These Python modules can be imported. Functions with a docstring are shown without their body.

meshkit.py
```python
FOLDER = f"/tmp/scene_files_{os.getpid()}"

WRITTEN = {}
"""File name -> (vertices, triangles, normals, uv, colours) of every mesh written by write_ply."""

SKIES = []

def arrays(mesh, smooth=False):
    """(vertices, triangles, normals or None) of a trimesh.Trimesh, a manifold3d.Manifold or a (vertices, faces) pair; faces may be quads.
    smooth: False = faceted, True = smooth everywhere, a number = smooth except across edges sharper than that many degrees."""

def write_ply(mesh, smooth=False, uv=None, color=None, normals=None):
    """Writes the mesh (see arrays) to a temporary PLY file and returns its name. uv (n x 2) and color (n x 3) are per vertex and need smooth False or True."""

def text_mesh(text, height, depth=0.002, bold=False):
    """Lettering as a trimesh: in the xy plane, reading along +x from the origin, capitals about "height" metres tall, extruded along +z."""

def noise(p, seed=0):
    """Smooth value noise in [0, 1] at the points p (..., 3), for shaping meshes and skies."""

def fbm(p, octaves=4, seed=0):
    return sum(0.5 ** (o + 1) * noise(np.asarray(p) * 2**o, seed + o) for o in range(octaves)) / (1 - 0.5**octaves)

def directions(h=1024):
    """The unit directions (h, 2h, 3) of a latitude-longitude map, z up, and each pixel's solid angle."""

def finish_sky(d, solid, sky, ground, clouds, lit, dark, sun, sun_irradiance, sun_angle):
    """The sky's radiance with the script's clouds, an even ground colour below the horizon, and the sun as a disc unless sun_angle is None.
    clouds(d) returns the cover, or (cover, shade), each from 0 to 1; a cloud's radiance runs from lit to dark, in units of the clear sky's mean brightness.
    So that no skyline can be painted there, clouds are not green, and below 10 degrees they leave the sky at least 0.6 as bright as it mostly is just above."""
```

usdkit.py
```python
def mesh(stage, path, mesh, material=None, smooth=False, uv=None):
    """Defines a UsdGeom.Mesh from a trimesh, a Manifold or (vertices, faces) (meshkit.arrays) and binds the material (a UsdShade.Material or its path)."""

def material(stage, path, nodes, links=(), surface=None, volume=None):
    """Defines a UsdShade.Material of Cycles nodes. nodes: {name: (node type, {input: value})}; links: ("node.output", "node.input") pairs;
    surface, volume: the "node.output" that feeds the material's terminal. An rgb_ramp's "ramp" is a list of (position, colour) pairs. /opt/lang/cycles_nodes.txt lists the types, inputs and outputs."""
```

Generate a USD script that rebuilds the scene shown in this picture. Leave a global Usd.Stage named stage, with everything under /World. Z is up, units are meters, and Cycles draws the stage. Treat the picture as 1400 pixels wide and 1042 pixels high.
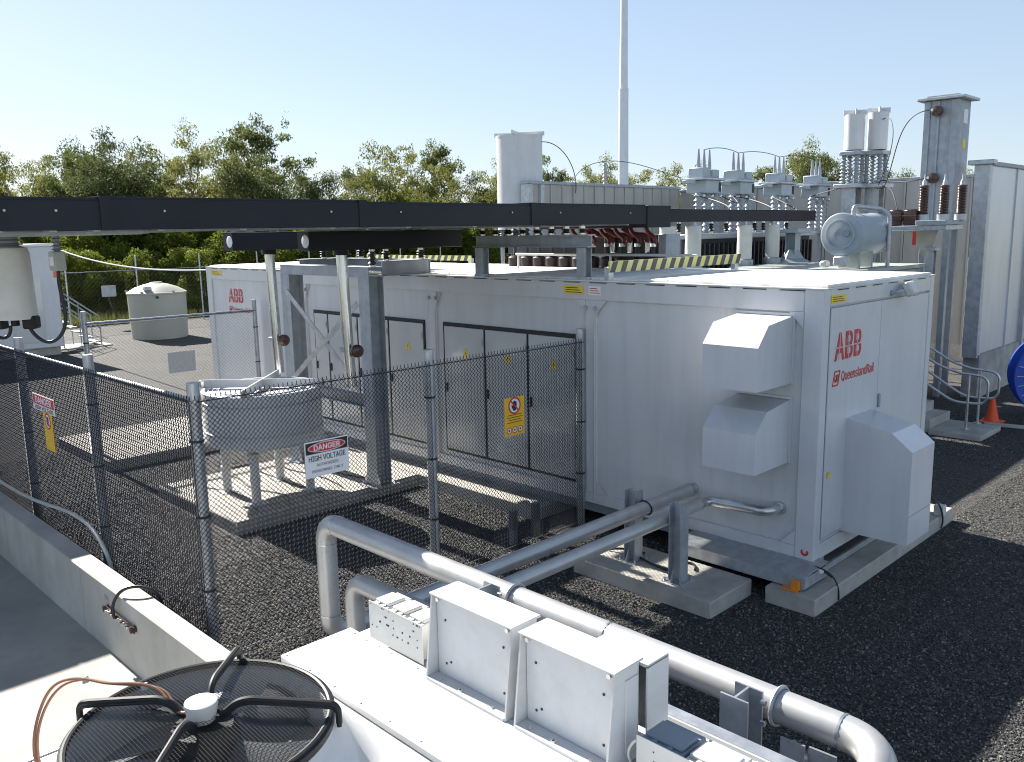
import math, random, numpy as np, trimesh, usdkit, meshkit
from pxr import Usd, UsdGeom, UsdLux, UsdShade, Gf, Sdf, Vt
from shapely.geometry import Polygon, Point

stage = Usd.Stage.CreateInMemory()
UsdGeom.SetStageUpAxis(stage, 'Z'); UsdGeom.SetStageMetersPerUnit(stage, 1.0)
UsdGeom.Xform.Define(stage, '/World'); UsdGeom.Scope.Define(stage, '/World/Looks')
PI = math.pi
# ------------------------------------------------------------------ camera, sky, sun, exposure
R_ = [0.705466896679053, 0.7085228738179946, -0.017657716916863242]
U_ = [-0.10954858842341315, 0.13362310671863814, 0.9849588682403427]
F_ = [-0.7002253669101568, 0.6929214981710045, -0.17188435911387298]
cam = UsdGeom.Camera.Define(stage, '/World/camera')
cam.AddTransformOp().Set(Gf.Matrix4d(*R_, 0, *U_, 0, *[-c for c in F_], 0, 3.97145, -8.46487, 3.54274, 1))
cam.CreateHorizontalApertureAttr(36.0); cam.CreateVerticalApertureAttr(36.0 * 762 / 1024)
cam.CreateFocalLengthAttr(36.0 * 1169.308 / 1400); cam.CreateClippingRangeAttr(Gf.Vec2f(0.1, 3000))
cam.CreateExposureAttr(1.55)
SUN_EL = math.radians(35.2); SUN_XY = (-1.0, 0.022)
sl = math.hypot(*SUN_XY)
TO_SUN = (SUN_XY[0] / sl * math.cos(SUN_EL), SUN_XY[1] / sl * math.cos(SUN_EL), math.sin(SUN_EL))
sky = UsdLux.DomeLight.Define(stage, '/World/sky')
sky_m = usdkit.material(stage, '/World/Looks/sky_look', {
    's': ('sky_texture', {'sky_type': 'single_scattering', 'sun_disc': False, 'sun_elevation': SUN_EL, 'sun_rotation': math.atan2(TO_SUN[0], TO_SUN[1]), 'altitude': 60, 'air_density': 1.0, 'aerosol_density': 0.35, 'ozone_density': 1.4}),
    't': ('mix', {'mix_type': 'multiply', 'fac': 1.0, 'color2': (1.0, .935, 1.0)}), 'c': ('texture_coordinate', {}), 'x': ('separate_xyz', {}), 'h': ('rgb_ramp', {'ramp': [(0, (.62, .62, .62)), (.12, (.50, .50, .50)), (.35, (.36, .36, .36)), (1, (.10, .10, .10))]}),
    'v': ('mix_color', {'blend_type': 'mix', 'b': (4.6, 5.75, 6.7)}), 'b': ('background_shader', {'strength': 0.05})},
    [('s.color', 't.color1'), ('c.generated', 'x.vector'), ('x.z', 'h.fac'), ('h.color', 'v.fac'), ('t.color', 'v.a'), ('v.result', 'b.color')], surface='b.background')
UsdShade.MaterialBindingAPI.Apply(sky.GetPrim()).Bind(sky_m)
sky.GetPrim().SetCustomDataByKey('kind', 'structure')
sun = UsdLux.DistantLight.Define(stage, '/World/sun')
sun.CreateIntensityAttr(1.25); sun.CreateAngleAttr(0.53); sun.CreateNormalizeAttr(True); sun.CreateColorAttr(Gf.Vec3f(1, 0.955, 0.88))
zax = Gf.Vec3d(*TO_SUN); xax = Gf.Cross(Gf.Vec3d(0, 0, 1), zax).GetNormalized(); yax = Gf.Cross(zax, xax)
sun.AddTransformOp().Set(Gf.Matrix4d(*xax, 0, *yax, 0, *zax, 0, 0, 0, 60, 1))

G = -0.38          # the gravel's level; z = 0 is the underside of the big white enclosure
# ------------------------------------------------------------------ prim helpers
used = {}
def numbered(path):
    n = used.get(path, -1) + 1; used[path] = n
    return path if n == 0 else '%s_%03d' % (path, n)
def tag(p, label=None, cat=None, group=None, kind=None):
    p = p.GetPrim() if hasattr(p, 'GetPrim') else p
    for k, v in (('label', label), ('category', cat), ('group', group), ('kind', kind)):
        if v: p.SetCustomDataByKey(k, v)
    return p
def path_of(x): return str(x.GetPath()) if hasattr(x, 'GetPath') else str(x)
class Thing:
    def __init__(s, name, label=None, cat=None, group=None, loc=(0, 0, 0), rotz=0.0, scale=None, kind=None, parent='/World'):
        s.path = numbered(path_of(parent) + '/' + name); s.loc = np.array(loc, float); s.rot = rotz
        x = UsdGeom.Xform.Define(stage, s.path)
        x.AddTranslateOp().Set(Gf.Vec3d(*map(float, loc)))
        if rotz: x.AddRotateZOp().Set(math.degrees(rotz))
        if scale: x.AddScaleOp().Set(Gf.Vec3f(*scale))
        s.prim = x.GetPrim(); tag(s.prim, label, cat, group, kind)
    def GetPath(s): return s.path
    def GetPrim(s): return s.prim
    def add(s, name, mb, mat, smooth=40, label=None, kind=None, parent=None):
        """part in world coordinates; moved to the thing's own frame"""
        return obj(name, mb, mat, parent=parent or s, off=-s.loc, smooth=smooth, label=label, kind=kind)
def obj(name, mb, mat, parent='/World', off=None, smooth=40, label=None, cat=None, group=None, kind=None):
    m = mb.mesh() if isinstance(mb, MB) else mb
    m = m.copy()
    if off is not None: m.apply_translation(off)
    p = numbered(path_of(parent) + '/' + name)
    pr = usdkit.mesh(stage, p, m, MATS[mat] if isinstance(mat, str) else mat, smooth=smooth).GetPrim()
    return tag(pr, label, cat, group, kind)
def sub(parent_prim, name, mb, mat, off=None, smooth=40, label=None, kind=None):
    return obj(name, mb, mat, parent=parent_prim, off=off, smooth=smooth, label=label, kind=kind)
def copy_of(src, name, loc, rotz=0.0, scale=None, label=None, cat=None, group=None):
    t = Thing(name, label, cat, group, loc, rotz, scale)
    t.prim.GetReferences().AddInternalReference(src.path); t.prim.SetInstanceable(True)
    return t

ORD = ['first', 'second', 'third', 'fourth', 'fifth', 'sixth', 'seventh', 'eighth', 'ninth', 'tenth', 'eleventh', 'twelfth', 'thirteenth', 'fourteenth', 'fifteenth', 'sixteenth', 'seventeenth', 'eighteenth', 'nineteenth', 'twentieth']
ORD += ['twenty-' + o for o in ORD[:9]] + ['thirtieth'] + ['thirty-' + o for o in ORD[:9]] + ['fortieth'] + ['forty-' + o for o in ORD[:9]]
def across(x, y, z=2.0):
    v = np.array([x - 3.971, y + 8.465, z - 3.543]); return (v @ np.array(R_)) / (v @ np.array(F_))
# ------------------------------------------------------------------ mesh builder
class MB:
    def __init__(s): s.parts = []
    def mesh(s): return trimesh.util.concatenate(s.parts) if len(s.parts) > 1 else s.parts[0]
    def raw(s, m): s.parts.append(m); return s
    def bx(s, x0, x1, y0, y1, z0, z1, ch=0.0):
        x0, x1 = min(x0, x1), max(x0, x1); y0, y1 = min(y0, y1), max(y0, y1); z0, z1 = min(z0, z1), max(z0, z1)
        ch = min(ch, 0.3 * min(x1 - x0, y1 - y0, z1 - z0))
        c = np.array([(x0 + x1) / 2, (y0 + y1) / 2, (z0 + z1) / 2]); h = np.array([x1 - x0, y1 - y0, z1 - z0]) / 2
        if ch <= 0:
            m = trimesh.creation.box(2 * h)
        else:
            pts = []
            for sx in (-1, 1):
                for sy in (-1, 1):
                    for sz in (-1, 1):
                        for k in range(3):
                            v = h - ch; v[k] = h[k]; pts.append(v * (sx, sy, sz))
            m = trimesh.Trimesh(np.array(pts)).convex_hull
        m.apply_translation(c); s.parts.append(m); return s
    def rbx(s, c, size, rotz=0, roty=0, rotx=0, ch=0.0):
        b = MB().bx(-size[0] / 2, size[0] / 2, -size[1] / 2, size[1] / 2, -size[2] / 2, size[2] / 2, ch).mesh()
        T = trimesh.transformations.euler_matrix(rotx, roty, rotz); T[:3, 3] = c
        b.apply_transform(T); s.parts.append(b); return s
    def cyl(s, p0, p1, r, n=16, r1=None):
        p0, p1 = np.array(p0, float), np.array(p1, float); r1 = r if r1 is None else r1
        d = p1 - p0; L = np.linalg.norm(d); d /= L
        a = np.cross(d, [0, 0, 1.0]) if abs(d[2]) < .95 else np.cross(d, [1.0, 0, 0]); a /= np.linalg.norm(a); b = np.cross(d, a)
        t = np.linspace(0, 2 * PI, n, endpoint=False); ring = np.cos(t)[:, None] * a + np.sin(t)[:, None] * b
        v = np.vstack([p0 + r * ring, p1 + r1 * ring, p0, p1]); f = []
        for i in range(n):
            j = (i + 1) % n
            f += [[i, n + i, j], [j, n + i, n + j], [i, j, 2 * n], [n + j, n + i, 2 * n + 1]]
        f = np.array(f)[:, ::-1]
        m = trimesh.Trimesh(v, f, process=False)
        if m.volume < 0: m.invert()
        s.parts.append(m); return s
    def tube(s, pts, r, n=10, closed=False):
        P = np.array(pts, float); k = len(P)
        T = np.gradient(P, axis=0) if not closed else np.roll(P, -1, 0) - np.roll(P, 1, 0)
        T /= np.linalg.norm(T, axis=1)[:, None]
        u = np.cross(T[0], [0, 0, 1.0])
        if np.linalg.norm(u) < .1: u = np.cross(T[0], [1.0, 0, 0])
        u /= np.linalg.norm(u); rings = []
        rr = np.full(k, r) if np.ndim(r) == 0 else np.array(r)
        t = np.linspace(0, 2 * PI, n, endpoint=False)
        for i in range(k):
            u = u - T[i] * (u @ T[i]); u /= np.linalg.norm(u); w = np.cross(T[i], u)
            rings.append(P[i] + rr[i] * (np.cos(t)[:, None] * u + np.sin(t)[:, None] * w))
        v = np.vstack(rings); f = []
        for i in range(k - (0 if closed else 1)):
            a, b = i * n, ((i + 1) % k) * n
            for j in range(n):
                q = (j + 1) % n; f += [[a + j, a + q, b + j], [a + q, b + q, b + j]]
        if not closed:
            v = np.vstack([v, P[0], P[-1]])
            for j in range(n):
                q = (j + 1) % n; f += [[q, j, len(v) - 2], [(k - 1) * n + j, (k - 1) * n + q, len(v) - 1]]
        m = trimesh.Trimesh(v, f, process=False)
        if m.volume < 0: m.invert()
        s.parts.append(m); return s
    def lathe(s, prof, c=(0, 0, 0), n=24, axis='z', d=None):
        prof = np.array(prof, float); k = len(prof); t = np.linspace(0, 2 * PI, n, endpoint=False)
        v = np.stack([prof[:, 0][:, None] * np.cos(t), prof[:, 0][:, None] * np.sin(t), np.repeat(prof[:, 1][:, None], n, 1)], -1).reshape(-1, 3); f = []
        for i in range(k - 1):
            for j in range(n):
                q = (j + 1) % n; f += [[i * n + j, i * n + q, (i + 1) * n + j], [i * n + q, (i + 1) * n + q, (i + 1) * n + j]]
        m = trimesh.Trimesh(v, f, process=True)
        if d is not None: m.apply_transform(trimesh.geometry.align_vectors([0, 0, 1], d))
        elif axis == 'y': m.apply_transform(trimesh.transformations.rotation_matrix(-PI / 2, [1, 0, 0]))
        elif axis == 'x': m.apply_transform(trimesh.transformations.rotation_matrix(PI / 2, [0, 1, 0]))
        m.apply_translation(c); s.parts.append(m); return s
    def prism(s, poly, o, ux, uy, depth):
        """poly in 2-D, extruded by depth along ux x uy, from the point o"""
        p = poly if isinstance(poly, Polygon) else Polygon(poly)
        m = trimesh.creation.extrude_polygon(p, depth, engine='earcut'); s.parts.append(onto(m, o, ux, uy)); return s
def onto(m, o, ux, uy):
    ux, uy = np.array(ux, float), np.array(uy, float); T = np.eye(4); T[:3, 0], T[:3, 1], T[:3, 2], T[:3, 3] = ux, uy, np.cross(ux, uy), o
    m = m.copy(); m.apply_transform(T); return m
def txt(text, h, o, ux, uy, bold=True, center=False, sx=1.0, depth=0.002):
    m = meshkit.text_mesh(text, h, depth, bold); m.apply_scale([sx, 1, 1])
    if center: m.apply_translation([-(m.bounds[0][0] + m.bounds[1][0]) / 2, 0, 0])
    return onto(m, o, ux, uy)
def arc(p0, p1, p2, n=8):
    """rounded corner through p1 (quadratic)"""
    p0, p1, p2 = map(np.array, (p0, p1, p2)); t = np.linspace(0, 1, n)[:, None]
    return list((1 - t) ** 2 * p0 + 2 * t * (1 - t) * p1 + t ** 2 * p2)
def rounded(pts, r, n=8):
    pts = [np.array(p, float) for p in pts]; out = [pts[0]]
    for a, b, c in zip(pts, pts[1:], pts[2:]):
        u, v = (a - b) / np.linalg.norm(a - b), (c - b) / np.linalg.norm(c - b)
        rr = min(r, .49 * np.linalg.norm(a - b), .49 * np.linalg.norm(c - b))
        out += arc(b + u * rr, b, b + v * rr, n)
    return out + [pts[-1]]
def sag(a, b, s, n=16):
    a, b = np.array(a, float), np.array(b, float); t = np.linspace(0, 1, n)[:, None]
    return a + (b - a) * t - np.array([0, 0, 1.0]) * 4 * s * t * (1 - t)
def spline(pts, n=40):
    from scipy.interpolate import CubicSpline
    P = np.array(pts, float); d = np.r_[0, np.cumsum(np.linalg.norm(np.diff(P, axis=0), axis=1))]
    return CubicSpline(d, P)(np.linspace(0, d[-1], n))
def hbeam(p0, p1, w, t=0.012, updir=(0, 0, 1), flange_n=(0, 1, 0)):
    """an H section between two points; flange_n is the flanges' normal"""
    p0, p1 = np.array(p0, float), np.array(p1, float); d = p1 - p0; L = np.linalg.norm(d); d /= L
    n = np.array(flange_n, float); n /= np.linalg.norm(n); s = np.cross(n, d); h = w / 2
    P = Polygon([(-h, -h), (h, -h), (h, -h + t), (t / 2, -h + t), (t / 2, h - t), (h, h - t), (h, h), (-h, h), (-h, h - t), (-t / 2, h - t), (-t / 2, -h + t), (-h, -h + t)])
    m = trimesh.creation.extrude_polygon(P, L, engine='earcut')
    T = np.eye(4); T[:3, 0], T[:3, 1], T[:3, 2], T[:3, 3] = s, n, d, p0
    if np.linalg.det(T) < 0: T[:3, 0] = -s
    m.apply_transform(T); return m
def insulator(z0, z1, r, sheds, core=.55, n=16):
    """profile of a shedded post insulator"""
    p = [(0.001, z0), (r * core, z0)]; st = (z1 - z0) / sheds
    for i in range(sheds):
        b = z0 + i * st
        p += [(r * core, b + .25 * st), (r, b + .4 * st), (r * .96, b + .5 * st), (r * core, b + .85 * st)]
    return p + [(r * core, z1), (0.001, z1)]

# ------------------------------------------------------------------ materials
MATS = {}
def M(name, c1, c2=None, scale=6.0, rough=0.5, metal=0.0, bump=0.0, bscale=None, spec=0.5, coat=0.0, crough=0.05, detail=4, streak=None, rvar=0.0, bdist=0.01, ior=1.5):
    c2 = c2 or c1
    n = {'g': ('geometry', {}), 'n': ('noise_texture', {'scale': scale, 'detail': detail, 'roughness': 0.6}),
         'r': ('rgb_ramp', {'ramp': [(0.32, c1), (0.68, c2)]}),
         'p': ('principled_bsdf', {'roughness': rough, 'metallic': metal, 'specular_ior_level': spec, 'ior': ior, 'coat_weight': coat, 'coat_roughness': crough})}
    L = [('n.fac', 'r.fac'), ('r.color', 'p.base_color')]
    if streak:
        n['mp'] = ('mapping', {'scale': streak}); L += [('g.position', 'mp.vector'), ('mp.vector', 'n.vector')]
    else: L += [('g.position', 'n.vector')]
    if rvar:
        n['m'] = ('math', {'math_type': 'multiply_add', 'value2': rvar, 'value3': rough - rvar / 2}); L += [('n.fac', 'm.value1'), ('m.value', 'p.roughness')]
    if bump:
        n['nb'] = ('noise_texture', {'scale': bscale or scale * 4, 'detail': 5, 'roughness': 0.6}); n['b'] = ('bump', {'strength': bump, 'distance': bdist})
        L += [('g.position', 'nb.vector'), ('nb.fac', 'b.height'), ('b.normal', 'p.normal')]
    MATS[name] = usdkit.material(stage, '/World/Looks/' + name, n, L, surface='p.BSDF')
W1, W2 = (.56, .565, .58), (.60, .605, .615)
M('white_paint', W1, W2, 1.3, .24, rvar=.10, bump=.05, bscale=3, bdist=.02)
M('white_door', (.49, .495, .49), (.52, .525, .515), 1.0, .14, coat=.5, crough=.06, ior=1.6)
M('white_roof', (.70, .70, .68), (.80, .80, .78), 1.6, .5, rvar=.2)
M('white_unit', (.55, .555, .56), (.60, .605, .605), 2.2, .42, rvar=.1)
M('white_dirty', (.46, .44, .40), (.59, .59, .58), 5, .5, detail=8)
M('white_plastic', (.52, .515, .48), (.58, .575, .545), 6, .45)
M('reactor_white', (.55, .56, .57), (.60, .61, .615), 2.0, .4)
M('black_gasket', (.012, .012, .014), None, 5, .55)
M('black_duct', (.010, .0105, .016), (.017, .0175, .025), 1.1, .55, rvar=.15, spec=.3)
M('black_plastic', (.010, .010, .011), (.018, .018, .02), 9, .55, spec=.35)
M('fan_blade_paint', (.05, .055, .065), (.075, .08, .09), 6, .4)
M('guard_wire', (.012, .0125, .015), None, 9, .6, spec=.2)
M('black_cable', (.015, .015, .017), None, 9, .45)
M('galvanised', (.36, .375, .40), (.52, .54, .56), 9, .42, metal=.75, rvar=.2, detail=6)
M('galvanised_dull', (.30, .33, .36), (.42, .45, .48), 6, .55, metal=.45, rvar=.15)
M('galvanised_wire', (.018, .02, .028), (.035, .038, .05), 20, .6, spec=.3)
M('pale_cable', (.40, .41, .42), (.5, .5, .5), 20, .5)
M('steel_pipe', (.52, .52, .51), (.66, .66, .65), 5, .30, metal=.95, rvar=.16, detail=6)
M('steel_bright', (.66, .66, .66), (.75, .75, .75), 8, .2, metal=1.0, rvar=.1)
M('chilled_pipe', (.44, .435, .425), (.54, .535, .52), 4, .40, metal=.6, rvar=.15, detail=6)
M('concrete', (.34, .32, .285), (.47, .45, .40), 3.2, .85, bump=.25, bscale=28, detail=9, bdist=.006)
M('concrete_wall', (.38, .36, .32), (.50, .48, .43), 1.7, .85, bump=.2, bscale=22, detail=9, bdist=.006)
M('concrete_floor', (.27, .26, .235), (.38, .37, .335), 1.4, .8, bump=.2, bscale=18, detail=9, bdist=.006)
M('grey_equipment', (.30, .35, .38), (.36, .41, .44), 3, .45)
M('grey_green', (.30, .33, .31), (.37, .40, .37), 3, .45)
M('dark_equipment', (.018, .019, .022), (.03, .031, .036), 5, .6)
M('boot_rubber', (.022, .010, .010), (.035, .016, .015), 8, .5)
M('bench_paint', (.12, .13, .14), (.16, .17, .18), 5, .5)
M('porcelain_grey', (.27, .30, .335), (.33, .36, .39), 5, .3, coat=.2)
M('mast_steel', (.62, .65, .69), (.70, .72, .75), 2.5, .45, metal=.3)
M('porcelain_brown', (.045, .022, .016), (.07, .032, .022), 5, .22, coat=.4)
M('wall_cladding', (.36, .35, .31), (.45, .44, .40), 1.0, .5, metal=.25, streak=(2.2, 2.2, .25))
M('sheet_metal', (.52, .53, .56), (.62, .63, .65), 1.5, .38, metal=.7, rvar=.1, streak=(1, 1, .3))
M('tank_plastic', (.40, .39, .32), (.45, .44, .37), 1.2, .5)
M('sticker_yellow', (.78, .55, .03), (.82, .60, .05), 8, .5)
M('sign_yellow', (.80, .46, .02), (.84, .50, .03), 8, .5)
M('barrier_yellow', (.52, .50, .17), (.62, .59, .24), 8, .5)
M('barrier_black', (.05, .05, .05), None, 8, .5)
M('sign_white', (.78, .78, .78), None, 8, .45)
M('sign_red', (.55, .03, .04), None, 8, .45)
M('logo_red', (.52, .03, .03), None, 8, .4)
M('sign_black', (.02, .02, .02), None, 8, .45)
M('copper', (.50, .24, .12), (.62, .32, .18), 20, .4, metal=.6)
M('brown_cable', (.24, .115, .065), (.31, .155, .09), 20, .5)
M('red_cable', (.10, .010, .010), (.15, .018, .016), 12, .45)
M('orange_paint', (.70, .24, .02), None, 9, .5)
M('cone_orange', (.80, .09, .02), None, 9, .5)
M('reel_blue', (.02, .07, .40), (.03, .09, .48), 4, .4)
M('grey_plastic', (.22, .25, .28), (.26, .29, .32), 7, .45)
M('trunk_bark', (.20, .17, .13), (.38, .34, .28), 3, .9, bump=.3, bscale=16)
M('dirt_grass', (.10, .10, .035), (.17, .15, .06), .8, .95, bump=.6, bscale=14, detail=8)
# front cladding with fine vertical ribs
def weather(name, axis_scale, amount, tint):
    """dust and rain streaks: a stretched noise laid over the paint's own colour"""
    base = '/World/Looks/' + name; m = MATS[name]; sh = UsdShade.Shader.Get(stage, base + '/p'); inp = sh.GetInput('base_color'); src = inp.GetConnectedSource()
    def node(nm, kind, **kw):
        q = UsdShade.Shader.Define(stage, base + '/' + nm); q.CreateIdAttr('cycles_' + kind)
        for k, v in kw.items():
            if isinstance(v, str): q.CreateInput(k, Sdf.ValueTypeNames.Token).Set(v)
            elif np.ndim(v) == 0: q.CreateInput(k, Sdf.ValueTypeNames.Float).Set(float(v))
            elif np.ndim(v) == 2: q.CreateInput(k, Sdf.ValueTypeNames.Float3Array).Set(Vt.Vec3fArray.FromNumpy(np.asarray(v, np.float32)))
            else: q.CreateInput(k, Sdf.ValueTypeNames.Float3).Set(Gf.Vec3f(*map(float, v)))
        return q
    def link(a, ao, b_, bi): b_.CreateInput(bi, Sdf.ValueTypeNames.Token).ConnectToSource(a.CreateOutput(ao, Sdf.ValueTypeNames.Token))
    g = UsdShade.Shader.Get(stage, base + '/g'); mp = node('wm', 'mapping', scale=axis_scale); nn = node('wn', 'noise_texture', scale=1.0, detail=6.0, roughness=.65)
    rp = usdkit._ramp([(.45, (0, 0, 0)), (.75, (amount,) * 3)], True); rr = UsdShade.Shader.Define(stage, base + '/wr'); rr.CreateIdAttr('cycles_rgb_ramp')
    rr.CreateInput('ramp', Sdf.ValueTypeNames.Float3Array).Set(Vt.Vec3fArray.FromNumpy(rp['ramp'].astype(np.float32))); rr.CreateInput('ramp_alpha', Sdf.ValueTypeNames.FloatArray).Set(Vt.FloatArray.FromNumpy(rp['ramp_alpha'].astype(np.float32)))
    mx = node('wx', 'mix_color', blend_type='mix', b=tint)
    link(g, 'position', mp, 'vector'); link(mp, 'vector', nn, 'vector'); link(nn, 'fac', rr, 'fac'); link(rr, 'color', mx, 'fac')
    mx.CreateInput('a', Sdf.ValueTypeNames.Token).ConnectToSource(src[0].GetOutput(src[1]))
    inp.ConnectToSource(mx.CreateOutput('result', Sdf.ValueTypeNames.Token))
def ribbed(name, c1, c2, axis, scale, strength, rough, dist=.01, metal=0.0, prof='sine'):
    n = {'g': ('geometry', {}), 'n': ('noise_texture', {'scale': 1.2, 'detail': 4}), 'r': ('rgb_ramp', {'ramp': [(.3, c1), (.7, c2)]}),
         'w': ('wave_texture', {'wave_type': 'bands', 'bands_direction': axis, 'profile': prof, 'scale': scale}),
         'b': ('bump', {'strength': strength, 'distance': dist}), 'p': ('principled_bsdf', {'roughness': rough, 'metallic': metal})}
    L = [('g.position', 'n.vector'), ('n.fac', 'r.fac'), ('r.color', 'p.base_color'), ('g.position', 'w.vector'), ('w.fac', 'b.height'), ('b.normal', 'p.normal')]
    MATS[name] = usdkit.material(stage, '/World/Looks/' + name, n, L, surface='p.BSDF')
ribbed('white_ribbed', W1, W2, 'x', 6.5, .07, .22)
weather('white_ribbed', (7, 7, .5), .30, (.40, .385, .35)); weather('white_paint', (6, 6, .6), .25, (.41, .395, .36)); weather('white_unit', (9, 3, 9), .45, (.46, .44, .40)); weather('white_roof', (2.5, 1.2, 2), .6, (.50, .47, .42))
weather('concrete', (1.1, 1.1, 1.1), .6, (.17, .155, .13)); weather('concrete_wall', (2.2, 2.2, .7), .5, (.27, .245, .205)); weather('concrete_floor', (.8, .8, .8), .5, (.20, .19, .17)); weather('black_duct', (1, 3, 6), .35, (.022, .0215, .022))
weather('reactor_white', (4, 4, .6), .4, (.45, .43, .39)); weather('galvanised_dull', (9, 9, .8), .5, (.25, .25, .24))
# spangled gravel (far) : crushed stone colour by cells, with real relief on top nearby
gn = {'g': ('geometry', {}), 'v': ('voronoi_texture', {'scale': 58.0}), 'r': ('rgb_ramp', {'ramp': [(0, (.010, .010, .0105)), (.5, (.043, .0425, .041)), (.85, (.08, .078, .072)), (1, (.15, .144, .13))]}),
      'sx': ('separate_color', {}), 'n': ('noise_texture', {'scale': .55, 'detail': 5}), 'nr': ('rgb_ramp', {'ramp': [(.3, (.82, .82, .82)), (.7, (1.12, 1.1, 1.06))]}),
      'm': ('mix', {'mix_type': 'multiply', 'fac': 1.0}), 'b': ('bump', {'strength': .9, 'distance': .02, 'invert': True}), 'p': ('principled_bsdf', {'roughness': .85})}
MATS['gravel'] = usdkit.material(stage, '/World/Looks/gravel', gn, [('g.position', 'v.vector'), ('g.position', 'n.vector'), ('v.color', 'sx.color'), ('sx.r', 'r.fac'), ('n.fac', 'nr.fac'), ('r.color', 'm.color1'), ('nr.color', 'm.color2'), ('m.color', 'p.base_color'), ('v.distance', 'b.height'), ('b.normal', 'p.normal')], surface='p.BSDF')
MATS['gravel_stone'] = usdkit.material(stage, '/World/Looks/gravel_stone', {'o': ('object_info', {}), 'r': ('rgb_ramp', {'ramp': [(0, (.010, .010, .0105)), (.5, (.048, .0475, .0455)), (.83, (.115, .112, .104)), (1, (.27, .26, .235))]}), 'p': ('principled_bsdf', {'roughness': .8})},
                                       [('o.random', 'r.fac'), ('r.color', 'p.base_color')], surface='p.BSDF')
def leaf_mat(name, cols, trans):
    MATS[name] = usdkit.material(stage, '/World/Looks/' + name, {
        'g': ('geometry', {}), 'o': ('object_info', {}), 'r': ('rgb_ramp', {'ramp': cols}), 'n': ('noise_texture', {'scale': .8, 'detail': 3}),
        'a': ('math', {'math_type': 'multiply_add', 'value2': .5, 'value3': 0.0}), 'a2': ('math', {'math_type': 'multiply_add', 'value2': .3, 'value3': 0.0}), 'ad': ('math', {'math_type': 'add'}), 'ad2': ('math', {'math_type': 'multiply_add', 'value2': .28, 'value3': 0}),
        'p': ('principled_bsdf', {'roughness': .55, 'specular_ior_level': .12}), 't': ('translucent_bsdf', {}), 'x': ('mix_closure', {'fac': trans})},
        [('g.random_per_island', 'a.value1'), ('o.random', 'a2.value1'), ('a.value', 'ad.value1'), ('a2.value', 'ad.value2'), ('g.position', 'n.vector'), ('n.fac', 'ad2.value1'), ('ad.value', 'ad2.value3'), ('ad2.value', 'r.fac'), ('r.color', 'p.base_color'), ('r.color', 't.color'), ('p.BSDF', 'x.closure1'), ('t.BSDF', 'x.closure2')], surface='x.closure')
leaf_mat('leaf_dark', [(0, (.055, .07, .026)), (.5, (.10, .12, .042)), (1, (.17, .18, .066))], .45)
leaf_mat('leaf_olive', [(0, (.11, .12, .034)), (.5, (.20, .21, .058)), (1, (.32, .31, .10))], .5)
leaf_mat('leaf_pale', [(0, (.085, .105, .035)), (.5, (.14, .165, .05)), (1, (.23, .25, .08))], .5)
leaf_mat('leaf_bright', [(0, (.085, .11, .018)), (.5, (.18, .215, .032)), (1, (.32, .33, .06))], .5)
leaf_mat('grass_blade', [(0, (.10, .11, .03)), (.5, (.18, .18, .05)), (1, (.30, .27, .09))], .3)

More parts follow.
